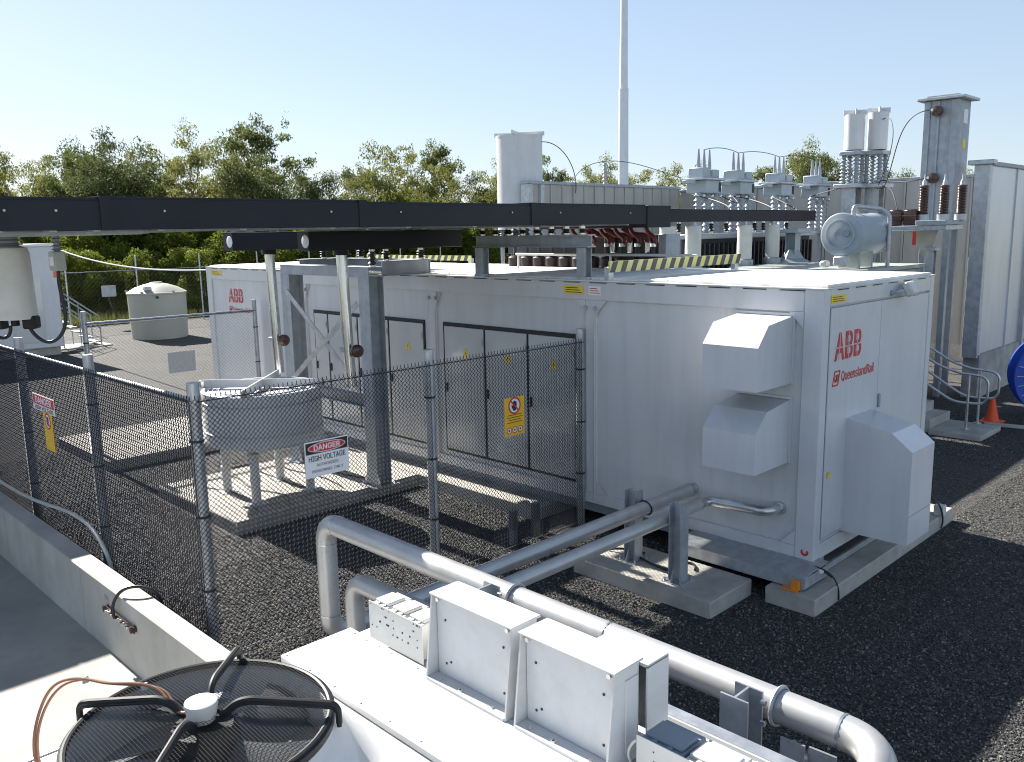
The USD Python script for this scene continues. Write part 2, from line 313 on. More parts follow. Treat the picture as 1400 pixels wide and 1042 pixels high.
# ================================================================== the ground
def sheet(rects, z, nx=1):
    v, f = [], []
    for x0, x1, y0, y1 in rects:
        b = len(v); v += [(x0, y0, z), (x1, y0, z), (x1, y1, z), (x0, y1, z)]; f += [[b, b + 1, b + 2], [b, b + 2, b + 3]]
    return trimesh.Trimesh(v, f, process=False)
BX0, BX1, BY0, BY1 = -16.0, 3.75, -13.0, -5.60        # the concrete bund
obj('ground', sheet([(-900, BX0, -900, 900), (BX1, 900, -900, 900), (BX0, BX1, BY1, 900), (BX0, BX1, -900, BY0)], G - .02), 'dirt_grass', kind='structure', label='dry grassy ground around and beyond the gravel yard', smooth=False)
obj('gravel_yard', sheet([(-37, BX0, -30, 44), (BX1, 40, -30, 44), (BX0, BX1, BY1, 44), (BX0, BX1, -30, BY0)], G), 'gravel', kind='structure', label='dark crushed rock covering the switchyard', smooth=False)
rng = np.random.default_rng(5)
# real stones near the camera
def stone(seed):
    r = np.random.default_rng(seed); m = trimesh.creation.icosphere(subdivisions=0); m.vertices *= r.uniform(.65, 1.15, (12, 1)); m.vertices *= (1, r.uniform(.65, .95), r.uniform(.5, .75)); return m
pi = UsdGeom.PointInstancer.Define(stage, '/World/gravel_stones'); used['/World/gravel_stones'] = 0
tag(pi, 'loose dark crushed stones lying on the gravel yard', 'gravel', kind='stuff')
for k in range(5): pi.CreatePrototypesRel().AddTarget(usdkit.mesh(stage, '/World/gravel_stones/stone%s' % ('' if k == 0 else '_%03d' % k), stone(k), MATS['gravel_stone']).GetPath())
def blocked(x, y):
    """where slabs stand"""
    b = np.zeros(len(x), bool)
    for x0, x1, y0, y1 in ((-9, -6.3, -3.5, 0), (-2.35, -.4, -1.4, -.5), (-.25, .35, -.6, 3.2), (-13.9, -3.8, -.36, .4), (-1.7, -.8, 8.2, 9.5)): b |= (x > x0) & (x < x1) & (y > y0) & (y < y1)
    return b
P = []
for (x0, x1, y0, y1), dens in (((-5.5, 3.0, -5.48, .1), 2300), ((-9.5, -5.5, -5.48, 0), 1200), ((-13, -9.5, -5.48, 0), 420), ((.3, 5.0, .1, 6.5), 1200), ((-2.2, 4.0, 6.5, 11), 450), ((3.0, 5.5, -3, .1), 1200)):
    n = int((x1 - x0) * (y1 - y0) * dens); P.append(np.c_[rng.uniform(x0, x1, n), rng.uniform(y0, y1, n)])
P = np.vstack(P); P = P[~blocked(P[:, 0], P[:, 1])]; n0 = len(P)
spill = []
P = np.vstack([P] + spill); n = len(P)
sz = rng.uniform(.006, .0135, n) * np.where(rng.random(n) < .10, 1.5, 1)
pi.CreatePositionsAttr(Vt.Vec3fArray.FromNumpy(np.c_[P, np.where(np.arange(n) < n0, G, -.2) + sz * rng.uniform(.15, .5, n)].astype(np.float32)))
pi.CreateScalesAttr(Vt.Vec3fArray.FromNumpy(np.repeat(sz[:, None], 3, 1).astype(np.float32)))
q = rng.normal(size=(n, 4)); q[:, 1:3] *= .35; q /= np.linalg.norm(q, axis=1)[:, None]
pi.CreateOrientationsAttr(Vt.QuathArray([Gf.Quath(*map(float, r)) for r in q]))
pi.CreateProtoIndicesAttr(Vt.IntArray.FromNumpy(rng.integers(0, 5, n).astype(np.int32)))

# concrete bund in front of us: floor and the low wall
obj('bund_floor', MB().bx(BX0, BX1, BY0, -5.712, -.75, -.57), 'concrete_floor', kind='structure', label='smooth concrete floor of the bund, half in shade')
t = Thing('concrete_wall', 'low pale concrete wall at the left, half shaded and half sunlit on top', 'wall', loc=(-6, -5.6, G))
t.add('wall_body', MB().bx(BX0, .12, -5.71, -5.49, -.76, .15, .012), 'concrete_wall')
for x in (-11.2, -8.1, -5.35, -2.6): t.add('joint_line', MB().bx(x - .004, x + .004, -5.7125, -5.709, -.56, .135), 'concrete')

# ================================================================== the white power enclosure
CL, CW, CH = 13.96, 3.07, 2.9
c = Thing('power_enclosure', 'long white steel power enclosure with red lettering on both ends of its sides', 'enclosure', loc=(-CL / 2, CW / 2, 0))
c.add('wall', MB().bx(-CL + .03, -.03, .03, CW - .03, .02, CH - .02), 'white_ribbed', smooth=False)
for (x, y) in ((-.11, .05), (-CL + .11, .05), (-.11, CW - .05), (-CL + .11, CW - .05)):
    sx = .11
    y0, y1 = (0, .14) if y < 1 else (CW - .14, CW)
    c.add('corner_post', MB().bx(x - sx, x + sx, y0, y1, -.06, CH, .008), 'white_paint')
for y0, y1 in ((0.002, .09), (CW - .09, CW - .002)):
    c.add('top_rail', MB().bx(-CL + .22, -.22, y0, y1, 2.66, CH, .008), 'white_paint')
    c.add('bottom_rail', MB().bx(-CL + .22, -.22, y0, y1, -.05, .10, .008), 'white_paint')
for x0, x1 in ((-.09, -.002), (-CL + .002, -CL + .09)):
    c.add('top_rail', MB().bx(x0, x1, .14, CW - .14, 2.72, CH, .006), 'white_paint')
    c.add('bottom_rail', MB().bx(x0, x1, .14, CW - .14, -.05, .12, .006), 'white_paint')
for k in range(7):
    x1 = -k * CL / 7 - .01; x0 = -(k + 1) * CL / 7 + .01
    c.add('roof_sheet', MB().bx(x0 - .012, x1 + .012, -.012, CW + .012, CH, CH + .012).bx(x0, x1, .09, CW - .09, CH + .01, CH + .045, .01), 'white_roof', smooth=False)
# dark slots under the roof's lip
m = MB()
for k in range(31): m.bx(-.5 - k * .44, -.22 - k * .44, -.003, .004, CH - .022, CH - .012)
for k in range(6): m.bx(-.004, .003, .3 + k * .44, .56 + k * .44, CH - .022, CH - .012)
c.add('roof_drip_slot', m, 'black_gasket', smooth=False, kind='stuff')
# upright mullions between the bays with a conduit pipe, gussets in the corners
for x in (-3.12, -6.31, -10.05):
    p = c.add('wall_post', MB().bx(x - .09, x + .09, .004, .06, .10, 2.66, .006), 'white_paint')
    m = MB().tube(rounded([(x + .19, .012, 2.66), (x + .06, -.0, 2.42), (x + .06, -.0, .0)], .12), .012, 8)
    c.add('conduit', m, 'white_plastic')
    for s in (-1, 1): c.add('lug', MB().cyl((x + s * .08, .0, 2.56), (x + s * .08, -.03, 2.56), .028, 12), 'galvanised')
def gusset(x, z, sx, szn):
    return MB().prism([(0, 0), (.17, 0), (0, .17)], (x, -.002, z), (sx, 0, 0), (0, 0, szn), .012 * (1 if sx * szn < 0 else -1))
for x, z, sx, s2 in ((-.22, .10, -1, 1), (-.22, 2.66, -1, -1), (-3.03, .10, 1, 1), (-3.03, 2.66, 1, -1), (-3.21, 2.66, -1, -1)):
    c.add('gusset', gusset(x, z, sx, s2), 'white_paint', smooth=False)
# glossy doors in black gaskets
for xs in ((-9.74, -9.28, -8.36, -7.47, -6.55), (-6.07, -5.15, -4.27, -3.37)):
    c.add('door_gasket', MB().bx(xs[0] - .015, xs[-1] + .015, .014, .031, .18, 2.20), 'black_gasket', smooth=False)
    for a, b in zip(xs, xs[1:]):
        d = c.add('door_panel', MB().bx(a + .024, b - .022, .0, .02, .22, 2.14, .004), 'white_door', smooth=False)
        mx = (a + b) / 2 + .05
        for hz in (.55, 1.95): sub(d, 'hinge', MB().bx(b - .05, b - .024, -.014, .0, hz - .05, hz + .05, .004), 'galvanised_dull', off=-c.loc)
        sub(d, 'latch', MB().bx(a + .05, a + .085, -.018, .0, 1.12, 1.26, .006), 'black_plastic', off=-c.loc)
        if b - a > .6:
            sub(d, 'warning_triangle', MB().prism([(-.075, 0), (.075, 0), (0, .13)], (mx, -.0015, 1.70), (1, 0, 0), (0, 0, 1), .003), 'sticker_yellow', off=-c.loc, smooth=False)
            sub(d, 'warning_mark', MB().prism([(0.012, .09), (-.016, .055), (0, .055), (-.012, .02), (.016, .062), (0, .062)], (mx, -.0035, 1.70), (1, 0, 0), (0, 0, 1), .002), 'sign_black', off=-c.loc, smooth=False)
# right-hand end: a pair of doors let into the end wall
c.add('end_door_gasket', MB().bx(-.031, -.012, .17, 2.92, .16, 2.70), 'grey_plastic', smooth=False)
for a, b in ((.178, 1.462), (1.472, 2.912)):
    d = c.add('end_door', MB().bx(-.03, -.004, a, b, .168, 2.692, .004), 'white_paint', smooth=False)
c.add('door_handle', MB().bx(-.004, .022, 1.485, 1.525, 1.44, 1.60, .006), 'galvanised_dull')
# hoods
def hood(x0, x1, y, zb, zf, zt, yc, name='ventilation_hood', label=None):
    pr = [(0.03, zb), (y, zb), (y, zf), (yc, zt), (0.03, zt + .06)]
    m = MB().prism(pr, (x1, 0, 0), (0, 1, 0), (0, 0, 1), -(x1 - x0))
    mm = m.mesh(); mm.fix_normals(); return mm
c.add('ventilation_hood', hood(-.995, -.345, -.70, 1.885, 2.34, 2.553, -.50), 'white_paint', smooth=False)
c.add('ventilation_hood', hood(-.97, -.345, -.70, 1.01, 1.44, 1.65, -.47), 'white_paint', smooth=False)
mm = MB().prism([(-.03, .14), (.72, .14), (.72, 1.17), (.50, 1.345), (-.03, 1.45)], (0, 1.31, 0), (1, 0, 0), (0, 0, 1), .64).mesh(); mm.fix_normals()
c.add('ventilation_hood', mm, 'white_paint', smooth=False, label='big sloping white hood low on the right-hand end wall')
c.add('hood_seam', MB().bx(.719, .7225, .672, 1.308, .455, .46), 'grey_plastic', smooth=False)
m = MB()
for x0_, x1_, z0_, z1_ in ((-.995, -.345, 1.885, 2.61), (-.97, -.345, 1.01, 1.71)):
    m.bx(x0_ - .03, x0_ - .001, -.0, .031, z0_, z1_).bx(x1_ + .001, x1_ + .03, -.0, .031, z0_, z1_).bx(x0_ - .03, x1_ + .03, -.001, .031, z1_ + .002, z1_ + .03)
c.add('hood_flange', m, 'white_paint', smooth=False, kind='stuff')
# lettering
def abb(o, ux, uy, h):
    m = meshkit.text_mesh('ABB', h, .003, True); m.apply_scale([.86, 1.0, 1.0]); m = onto(m, o, ux, uy); return m
def abb_lines(o, ux, uy, h, w):
    ux, uy = np.array(ux), np.array(uy); o = np.array(o) + np.cross(ux, uy) * .003; b = MB()
    b.raw(onto(trimesh.creation.extrude_polygon(Polygon([(0, h * .44), (w, h * .44), (w, h * .48), (0, h * .48)]), .0015), o, ux, uy))
    for q in (.165, .50, .835): b.raw(onto(trimesh.creation.extrude_polygon(Polygon([(w * q - .006, 0), (w * q + .006, 0), (w * q + .006, h), (w * q - .006, h)]), .0015), o, ux, uy))
    return b
def rail_logo(o, ux, uy, h):
    """slanted frame with the two letters inside, then the two words run together"""
    b = MB(); fr = Polygon([(0, 0), (h * 1.1, 0), (h * 1.45, h * 1.35), (h * .35, h * 1.35)]).buffer(h * .12)
    inn = Polygon([(0, 0), (h * 1.1, 0), (h * 1.45, h * 1.35), (h * .35, h * 1.35)]).buffer(-h * .03)
    b.raw(onto(trimesh.creation.extrude_polygon(fr.difference(inn), .003, engine='earcut'), o, ux, uy))
    g = meshkit.text_mesh('QR', h * .72, .003, True); g.apply_scale([.62, 1, 1]); S = np.eye(4); S[0, 1] = .25; g.apply_transform(S); g.apply_translation([h * .22, h * .32, 0]); b.raw(onto(g, o, ux, uy))
    g = meshkit.text_mesh('QueenslandRail', h, .003, False); g.apply_scale([.80, 1, 1]); g.apply_translation([h * 1.85, h * .25, 0]); b.raw(onto(g, o, ux, uy)); return b
EY, EZ, EX = (0, 1, 0), (0, 0, 1), (1, 0, 0)
L1 = c.add('lettering', abb((-.003, .29, 2.13), EY, EZ, .285), 'logo_red', smooth=False, label='large red letters ABB on the right-hand end door')
w = .66
bb = abb((-.003, .29, 2.13), EY, EZ, .285).bounds; sub(L1, 'letter_split', abb_lines((-.0025, float(bb[0][1]), 2.13), EY, EZ, .285, float(bb[1][1] - bb[0][1])), 'white_paint', off=-c.loc, smooth=False)
c.add('lettering', rail_logo((-.003, .285, 1.86), EY, EZ, .105), 'logo_red', smooth=False, label='red rail company name beneath the large letters on the end door')
L2 = c.add('lettering', abb((-13.05, .027, 2.20), EX, EZ, .27), 'logo_red', smooth=False, label='red letters ABB at the far end of the long side')
bb = abb((-13.05, .027, 2.20), EX, EZ, .27).bounds; sub(L2, 'letter_split', abb_lines((float(bb[0][0]), .0265, 2.20), EX, EZ, .27, float(bb[1][0] - bb[0][0])), 'white_paint', off=-c.loc, smooth=False)
c.add('lettering', rail_logo((-13.05, .027, 1.98), EX, EZ, .09), 'logo_red', smooth=False, label='small red rail company name at the far end of the long side')
for o, ux, wd, h, mt in (((-3.57, -.003, 2.725), EX, .33, .115, 'sticker_yellow'), ((-3.15, -.003, 2.725), EX, .20, .115, 'sign_white'), ((.0, .15, 2.745), EY, .35, .085, 'sticker_yellow'), ((-13.7, -.003, 2.74), EX, .45, .10, 'sticker_yellow'), ((.001, .245, .84), EY, .06, .07, 'sticker_yellow')):
    d = c.add('warning_label', MB().prism([(0, 0), (wd, 0), (wd, h), (0, h)], o, ux, EZ, .003), mt, smooth=False)
    if h > .08:
        b = MB(); oo = np.array(o, float) + np.cross(ux, EZ) * .0028
        for k in range(3): b.prism([(wd * .08, h * (.2 + .25 * k)), (wd * (.92 - .1 * k), h * (.2 + .25 * k)), (wd * (.92 - .1 * k), h * (.29 + .25 * k)), (wd * .08, h * (.29 + .25 * k))], oo, ux, EZ, .001)
        sub(d, 'small_print', b, 'sign_black' if mt == 'sticker_yellow' else 'logo_red', off=-c.loc, smooth=False)
b = MB().raw(onto(trimesh.creation.extrude_polygon(Point(0, 0).buffer(.045, 10).intersection(Polygon([(-.1, -.1), (.1, -.1), (.1, .02), (-.1, .02)])).difference(Point(0, .005).buffer(.024, 8)), .002), (-.1, -.0035, .05), EX, EZ))
c.add('lifting_mark', b, 'sign_red', smooth=False)
# lamp over the end doors
l = c.add('flood_lamp', MB().rbx((.11, 1.98, 2.80), (.10, .25, .17), rotz=.12, roty=-.45, ch=.02), 'white_plastic')
sub(l, 'lamp_glass', MB().rbx((.160, 1.985, 2.775), (.008, .19, .12), rotz=.12, roty=-.45), 'grey_plastic', off=-c.loc)
sub(l, 'lamp_arm', MB().tube(rounded([(0, 1.7, 2.76), (.06, 1.7, 2.77), (.09, 1.88, 2.79)], .04), .02, 8), 'galvanised', off=-c.loc)
sub(l, 'gland', MB().lathe([(.001, -.01), (.03, -.01), (.03, .02), (.02, .03), (.001, .03)], (0, 1.70, 2.76), 12, 'x'), 'galvanised_dull', off=-c.loc)
# jacking beam and drip tray under the near corner
c.add('jacking_foot', MB().bx(-.22, .02, .02, .2, -.2, -.06, .01), 'dark_equipment')
c.add('jacking_foot', MB().bx(-.22, .02, CW - .2, CW - .02, -.2, -.06, .01), 'dark_equipment')
c.add('skid_beam', MB().bx(-CL + .3, -.02, .10, .30, -.2, -.05).bx(-CL + .3, -.02, CW - .3, CW - .1, -.2, -.05), 'grey_plastic')
c.add('skid_beam', MB().bx(.02, .05, .2, CW - .2, -.19, -.12), 'galvanised')
t = Thing('drip_tray', 'flat galvanised steel tray lying under the near corner of the enclosure', 'tray', loc=(-.75, -.2, -.15))
t.add('tray_sheet', MB().prism([(-.45, -.185), (-.45, -.052), (.12, -.030), (.12, -.040), (-.44, -.062), (-.44, -.185)], (-1.5, 0, 0), EY, EZ, 1.62), 'galvanised', smooth=False)
t.add('tray_end', MB().bx(.121, .128, -.44, .1, -.18, -.06), 'galvanised', smooth=False)
t = Thing('orange_bracket', 'small orange painted bracket on the concrete pad below the tray corner', 'bracket', loc=(.05, -.33, -.2))
t.add('upright', MB().bx(.0, .09, -.50, -.455, -.2, -.09, .004), 'orange_paint'); t.add('foot', MB().bx(-.1, .09, -.53, -.42, -.199, -.185, .003), 'orange_paint')
t = Thing('earth_lead', 'short green and black earth leads at the near corner of the pad', 'cable', loc=(.15, -.1, -.2))
t.add('lead', MB().tube(spline([(.0, -.02, -.1), (.10, -.1, -.04), (.24, -.08, -.09), (.31, -.05, -.22), (.32, -.04, -.36)], 24), .009, 7), 'black_cable')
t.add('lead', MB().tube(spline([(.02, .02, -.12), (.14, -.03, -.10), (.21, .02, -.16)], 14), .011, 7), 'black_cable'); t.add('clamp', MB().bx(.08, .16, -.12, -.06, -.10, -.05, .01), 'sign_white')
t = Thing('earth_lead', 'black earth lead and white box at the far corner of the pad', 'cable', loc=(.25, 2.9, -.2))
t.add('lead', MB().tube(spline([(.1, 2.86, -.02), (.25, 2.84, .04), (.33, 2.92, -.12), (.34, 2.9, -.34)], 24), .011, 7), 'black_cable'); t.add('box', MB().bx(.22, .34, 2.94, 3.06, -.2, -.06, .01), 'white_plastic')
# concrete footings
for a, lab in (((-.25, .31, -.57, 3.42), 'pale concrete footing pad under the right-hand end of the enclosure'), ((-13.9, -3.82, -.34, .5), 'long concrete strip footing along the enclosure side by the doors'), ((-13.9, -3.82, 2.3, 3.3), 'concrete strip footing along the hidden back of the enclosure'),
               ((-8.88, -6.36, -3.44, -.36), 'concrete slab carrying the white drum and the steel gantry'), ((-13.6, -10.95, -3.4, -.36), 'concrete slab lying behind the white drum, further along the enclosure'), ((-2.28, -.44, -1.33, -.50), 'small concrete slab carrying the two short pipe posts')):
    tag(obj('concrete_pad', MB().bx(*a, G - .05, -.2, .012), 'concrete'), lab, 'concrete pad')

# ================================================================== things on the roof
t = Thing('roof_bench', 'galvanised steel bench frame standing on the enclosure roof under the black duct', 'frame', loc=(-4.2, -.0, CH))
for x in (-5.22, -3.28):
    t.add('leg', hbeam((x, .06, CH + .045), (x, .06, 3.32), .14, .012, flange_n=(0, 1, 0)), 'galvanised_dull', smooth=False); t.add('base_plate', MB().bx(x - .1, x + .1, -.0, .17, CH + .012, CH + .05), 'galvanised', smooth=False)
t.add('beam', hbeam((-5.33, .06, 3.41), (-3.15, .06, 3.41), .16, .012, flange_n=(0, 0, 1)), 'galvanised_dull', smooth=False)
n = 0
def post_ins(loc, h, r, mat, lab, group, sheds=4, name='post_insulator', cap='steel_bright'):
    t = Thing(name, lab, 'insulator', group, loc=loc)
    t.add('shed', MB().lathe(insulator(loc[2] + .02, loc[2] + h - .03, r, sheds), (loc[0], loc[1], 0), 14), mat, smooth=60)
    t.add('metal_cap', MB().cyl((loc[0], loc[1], loc[2] + h - .03), (loc[0], loc[1], loc[2] + h), r * .7, 10), cap); t.add('base_cap', MB().cyl(loc, (loc[0], loc[1], loc[2] + .02), r * .75, 10), cap)
    return t
for k in range(8):
    x = -5.2 + k * .27
    post_ins((x, .06, 3.492), .107, .06, 'dark_equipment', 'short black insulator on the roof bench, %s from the left' % ORD[k], 'insulators on the roof bench', 3)
# black cable boots and red cables rising to the duct
for kx, x in enumerate(np.arange(-6.9, -3.9, .30)):
    y = 2.42
    t = Thing('cable_boot', 'dark brown cable boot on the roof behind the guard rail, %s from the left' % ORD[kx], 'cable termination', 'cable boots on the enclosure roof', loc=(x, y, CH + .05))
    t.add('boot', MB().lathe([(.001, CH + .045), (.115, CH + .045), (.115, CH + .19), (.08, CH + .22), (.001, CH + .23)], (x, y, 0), 14), 'boot_rubber'); t.add('stem', MB().cyl((x, y, CH + .22), (x, y, CH + .42), .03, 8), 'dark_equipment')
    if kx > 4:
        t.add('cable', MB().tube(spline([(x, y, CH + .40), (x + .03, y, CH + .50), (x - .08, y - .03, CH + .60), (x - .10, y - .03, CH + .71)], 14), .035, 8), 'red_cable')
    else: t.add('upper_insulator', MB().lathe(insulator(CH + .42, CH + .70, .07, 4), (x, y, 0), 12), 'dark_equipment', smooth=60)
    t.add('lug', MB().cyl((x, y, CH + .38), (x, y, CH + .43), .05, 8), 'steel_bright')
for kx, x in enumerate((-4.9, -4.55, -4.2)):
    t = Thing('red_cable', 'dark red cable curving from the duct to the black terminal box, %s from the left' % ORD[kx], 'cable', loc=(x, 2.65, 3.4))
    t.add('cable', MB().tube(spline([(x - .26, 2.3, 3.64), (x - .26, 2.42, 3.56), (x - .12, 2.58, 3.46), (x, 2.66, 3.44), (x, 2.66, 3.34)], 24), .045, 10), 'red_cable'); t.add('lug', MB().cyl((x - .26, 2.3, 3.56), (x - .26, 2.3, 3.66), .045, 10), 'galvanised')
t = Thing('terminal_box', 'black terminal box on the enclosure roof under the right end of the duct', 'box', loc=(-3.4, 2.7, CH))
t.add('body', MB().bx(-5.1, -3.98, 2.72, 3.0, CH + .012, 3.46, .01), 'dark_equipment'); t.add('cable_trough', MB().bx(-7.4, -5.1, 2.74, 2.98, 3.14, 3.44, .01), 'dark_equipment'); t.add('side_panel', MB().bx(-3.98, -3.83, 2.66, 3.04, CH + .012, 3.47, .01), 'galvanised_dull')
for x in (-4.9, -4.55, -4.2): t.add('clamp', MB().bx(x - .05, x + .05, 2.67, 2.72, 3.18, 3.42, .01), 'steel_bright')
# barrier boards
def barrier(p0, p1, zb, h, lab, brackets=True):
    p0, p1 = np.array(p0, float), np.array(p1, float); d = p1 - p0; L = np.linalg.norm(d); d /= L; a = math.atan2(d[1], d[0]); nrm = np.array([d[1], -d[0]])
    t = Thing('barrier_board', lab, 'barrier', loc=(*((p0 + p1) / 2), zb))
    t.add('board', MB().rbx((*((p0 + p1) / 2), zb + h / 2), (L, .02, h), rotz=a), 'barrier_yellow', smooth=False)
    k = 0.0; m = MB(); w = .10
    for sgn in (1, -1):
        k = .0
        while k < L - .12:
            o = np.array([*(p0 + d * k + nrm * (.0102 * sgn)), zb])
            poly = [(0, 0), (w, 0), (w + h * .5, h), (h * .5, h)]
            poly = Polygon(poly).intersection(Polygon([(-.01, 0), (L - k, 0), (L - k, h), (-.01, h)]))
            q = trimesh.creation.extrude_polygon(poly, .0015, engine='earcut')
            q = onto(q, o, (*d, 0), (0, 0, 1)) if sgn > 0 else onto(q, o - np.array([*(nrm), 0]) * .0015, (*d, 0), (0, 0, 1))
            m.raw(q); k += .205
    t.add('black_stripe', m, 'barrier_black', smooth=False)
    if brackets:
        for q in (p0 + d * .06, p1 - d * .06): t.add('bracket', MB().rbx((q[0] - nrm[0] * .05, q[1] - nrm[1] * .05, (CH + .04 + zb + h * .5) / 2), (.10, .07, zb + h * .5 - CH - .04), rotz=a, ch=.004), 'galvanised', smooth=False)
    return t
barrier((-2.58, -.30), (-2.58, 2.72), 3.035, .135, 'yellow and black striped board across the roof right of the duct')
barrier((-12.2, 3.0), (-8.7, 3.0), 2.99, .10, 'yellow and black striped board along the far edge of the roof, behind the gantry')
t = Thing('guard_rail', 'thin white guard rail along the roof behind the bench', 'rail', loc=(-4, 1.7, CH))
t.add('rail', MB().cyl((-6.2, 1.75, 3.175), (-2.68, 1.75, 3.175), .02, 10), 'white_plastic')
for x in (-6.15, -4.2): t.add('upright', MB().cyl((x, 1.75, CH + .04), (x, 1.75, 3.16), .018, 8), 'white_plastic')

# ================================================================== black bus ducts
t = Thing('bus_duct', 'wide black bus duct crossing high above the white enclosure', 'bus duct', loc=(-4.9, -2, 3.75))
ys = (-6.95, -5.67, -3.03, -.39, 2.02)
for i, (a, b) in enumerate(zip(ys, ys[1:])):
    lift = .012 * (i % 2); m = MB()
    m.bx(-5.96, -3.75, a + .0005, b - .0005, 3.862 + lift, 3.89 + lift, .006)
    m.bx(-3.775, -3.74 + .004 * (i % 2), a + .0005, b - .0005, 3.62, 3.866 + lift, .004); m.bx(-5.96, -5.93, a + .0005, b - .0005, 3.62, 3.866 + lift, .004)
    t.add('cover', m, 'black_duct', smooth=False)
    t.add('bolt', MB().cyl((-3.735, a + .5, 3.78), (-3.722, a + .5, 3.78), .011, 8).cyl((-3.735, b - .4, 3.78), (-3.722, b - .4, 3.78), .011, 8), 'galvanised')
for y in ys[1:-1]: t.add('seam_flange', MB().bx(-3.74, -3.726, y - .05, y + .05, 3.615, 3.895).bx(-5.97, -3.726, y - .05, y + .05, 3.895, 3.905), 'black_duct', smooth=False)
t.add('end_cover', MB().bx(-5.96, -3.72, 2.026, 2.62, 3.57, 3.89, .008), 'black_duct', smooth=False)
for x in (-5.55, -4.93, -4.3): t.add('busbar', MB().cyl((x, -6.9, 3.72), (x, 2.5, 3.72), .05, 12), 'steel_bright')
for y in (-6.5, -6.1, -5.75, -5.2, -4.4, -3.4, -2.4, -1.4, -.4, .6, 1.6): t.add('cross_bar', MB().bx(-5.95, -3.76, y - .03, y + .03, 3.605, 3.64), 'galvanised_dull', smooth=False)
t.add('grille_frame', MB().bx(-5.9, -3.94, -6.4, -5.3, 3.58, 3.60).bx(-4.0, -3.92, -6.45, -5.25, 3.585, 3.615), 'galvanised_dull', smooth=False)
def small_duct(x0, x1, y0, y1, z0, z1, lab, vent=True, splits=(), name='bus_duct'):
    t = Thing(name, lab, 'bus duct', loc=((x0 + x1) / 2, (y0 + y1) / 2, (z0 + z1) / 2)); ys = (y0,) + tuple(splits) + (y1,)
    for a, b in zip(ys, ys[1:]): t.add('cover', MB().bx(x0, x1, a + .003, b - .003, z0, z1, .008), 'black_duct', smooth=False)
    t.add('lid_edge', MB().bx(x0 - .006, x1 + .006, y0, y1, z1, z1 + .006), 'galvanised_dull', smooth=False)
    if vent: t.add('end_plug', MB().lathe([(.001, .012), (.06, .012), (.085, .004), (.085, 0)], ((x0 + x1) / 2 + .06, y0 + .0, (z0 + z1) / 2), 20, d=(0, -1, 0)), 'sign_white')
    return t
small_duct(-8.04, -7.74, -2.5, .9, 3.34, 3.60, 'left of two narrow black ducts with round white end plug')
small_duct(-5.98, -5.70, -2.5, .12, 3.34, 3.592, 'narrow black duct with round white end plug nearest the wide duct')
small_duct(-6.35, -6.0, 5.0, 12.1, 3.68, 3.93, 'narrow black duct running among the transformers behind the enclosure', vent=False, splits=(8.1, 10.6))
# vertical conductor tubes down to the drum
for i, (x, lab) in enumerate(((-8.06, 'polished conductor tube left of the steel gantry'), (-6.11, 'polished conductor tube in front of the gantry nearest the doors'))):
    xb = (-7.98, -6.02)[i]
    t = Thing('conductor_tube', lab, 'pipe', loc=(x, -1.75, 1.5))
    t.add('tube', MB().cyl((xb, -1.75, 1.44), (x, -1.75, 3.30), .075, 20), 'steel_bright'); t.add('top_clamp', MB().lathe([(.11, 3.27), (.11, 3.338), (.001, 3.338)], (x, -1.75, 0), 18), 'black_duct')
    t.add('ring_clamp', MB().cyl((x, -1.75, 1.93), (x, -1.75, 1.99), .092, 18), 'galvanised')
    t.add('clamp_arm', MB().bx(x + .08, x + .24, -1.77, -1.73, 1.935, 1.985, .006).bx(x - .17, x - .08, -1.77, -1.73, 1.94, 1.98, .006), 'galvanised')
    d = t.add('disc_insulator', MB().lathe([(.001, 0), (.04, 0), (.085, .02), (.09, .035), (.06, .055), (.09, .075), (.085, .09), (.04, .11), (.001, .11)], (x + .22, -1.75, 1.96), 16, 'x'), 'porcelain_brown', smooth=50)
# gantry
t = Thing('steel_gantry', 'galvanised steel gantry with cross bracing standing before the enclosure doors', 'gantry', loc=(-7.4, -1.1, -.2))
for x, y in ((-8.55, -1.1), (-6.36, -1.1)):
    t.add('column', hbeam((x, y, -.18), (x, y, 2.93), .26, .014, flange_n=(0, 1, 0)), 'galvanised_dull', smooth=False)
    m = MB().bx(x - .22, x + .22, y - .22, y + .22, -.2, -.18)
    for a in (-1, 1):
        for b in (-1, 1): m.cyl((x + a * .17, y + b * .17, -.18), (x + a * .17, y + b * .17, -.13), .018, 6)
    t.add('base_plate', m, 'galvanised', smooth=False)
    for s in (-1, 1): t.add('stiffener', MB().prism([(0, 0), (.09, 0), (0, .2)], (x + s * .13, y - .13, -.18), (s, 0, 0), (0, 0, 1), -.012 * s), 'galvanised', smooth=False)
t.add('beam', MB().bx(-8.66, -6.22, -1.24, -.96, 2.93, 2.945).bx(-8.66, -6.22, -1.24, -.96, 3.065, 3.08).bx(-8.66, -6.22, -1.235, -1.225, 2.94, 3.07), 'galvanised_dull', smooth=False)
for x in (-8.55, -6.3): t.add('beam', hbeam((x, -.94, 3.05), (x, -.06, 3.05), .22, .012, flange_n=(0, 0, 1)), 'galvanised_dull', smooth=False)
t.add('beam', hbeam((-8.55, -.02, 3.05), (-6.3, -.02, 3.05), .20, .012, flange_n=(0, 0, 1)), 'galvanised_dull', smooth=False)
t.add('beam', hbeam((-8.42, -1.1, 1.06), (-6.49, -1.1, 1.06), .16, .012, flange_n=(0, 0, 1)), 'galvanised_dull', smooth=False)
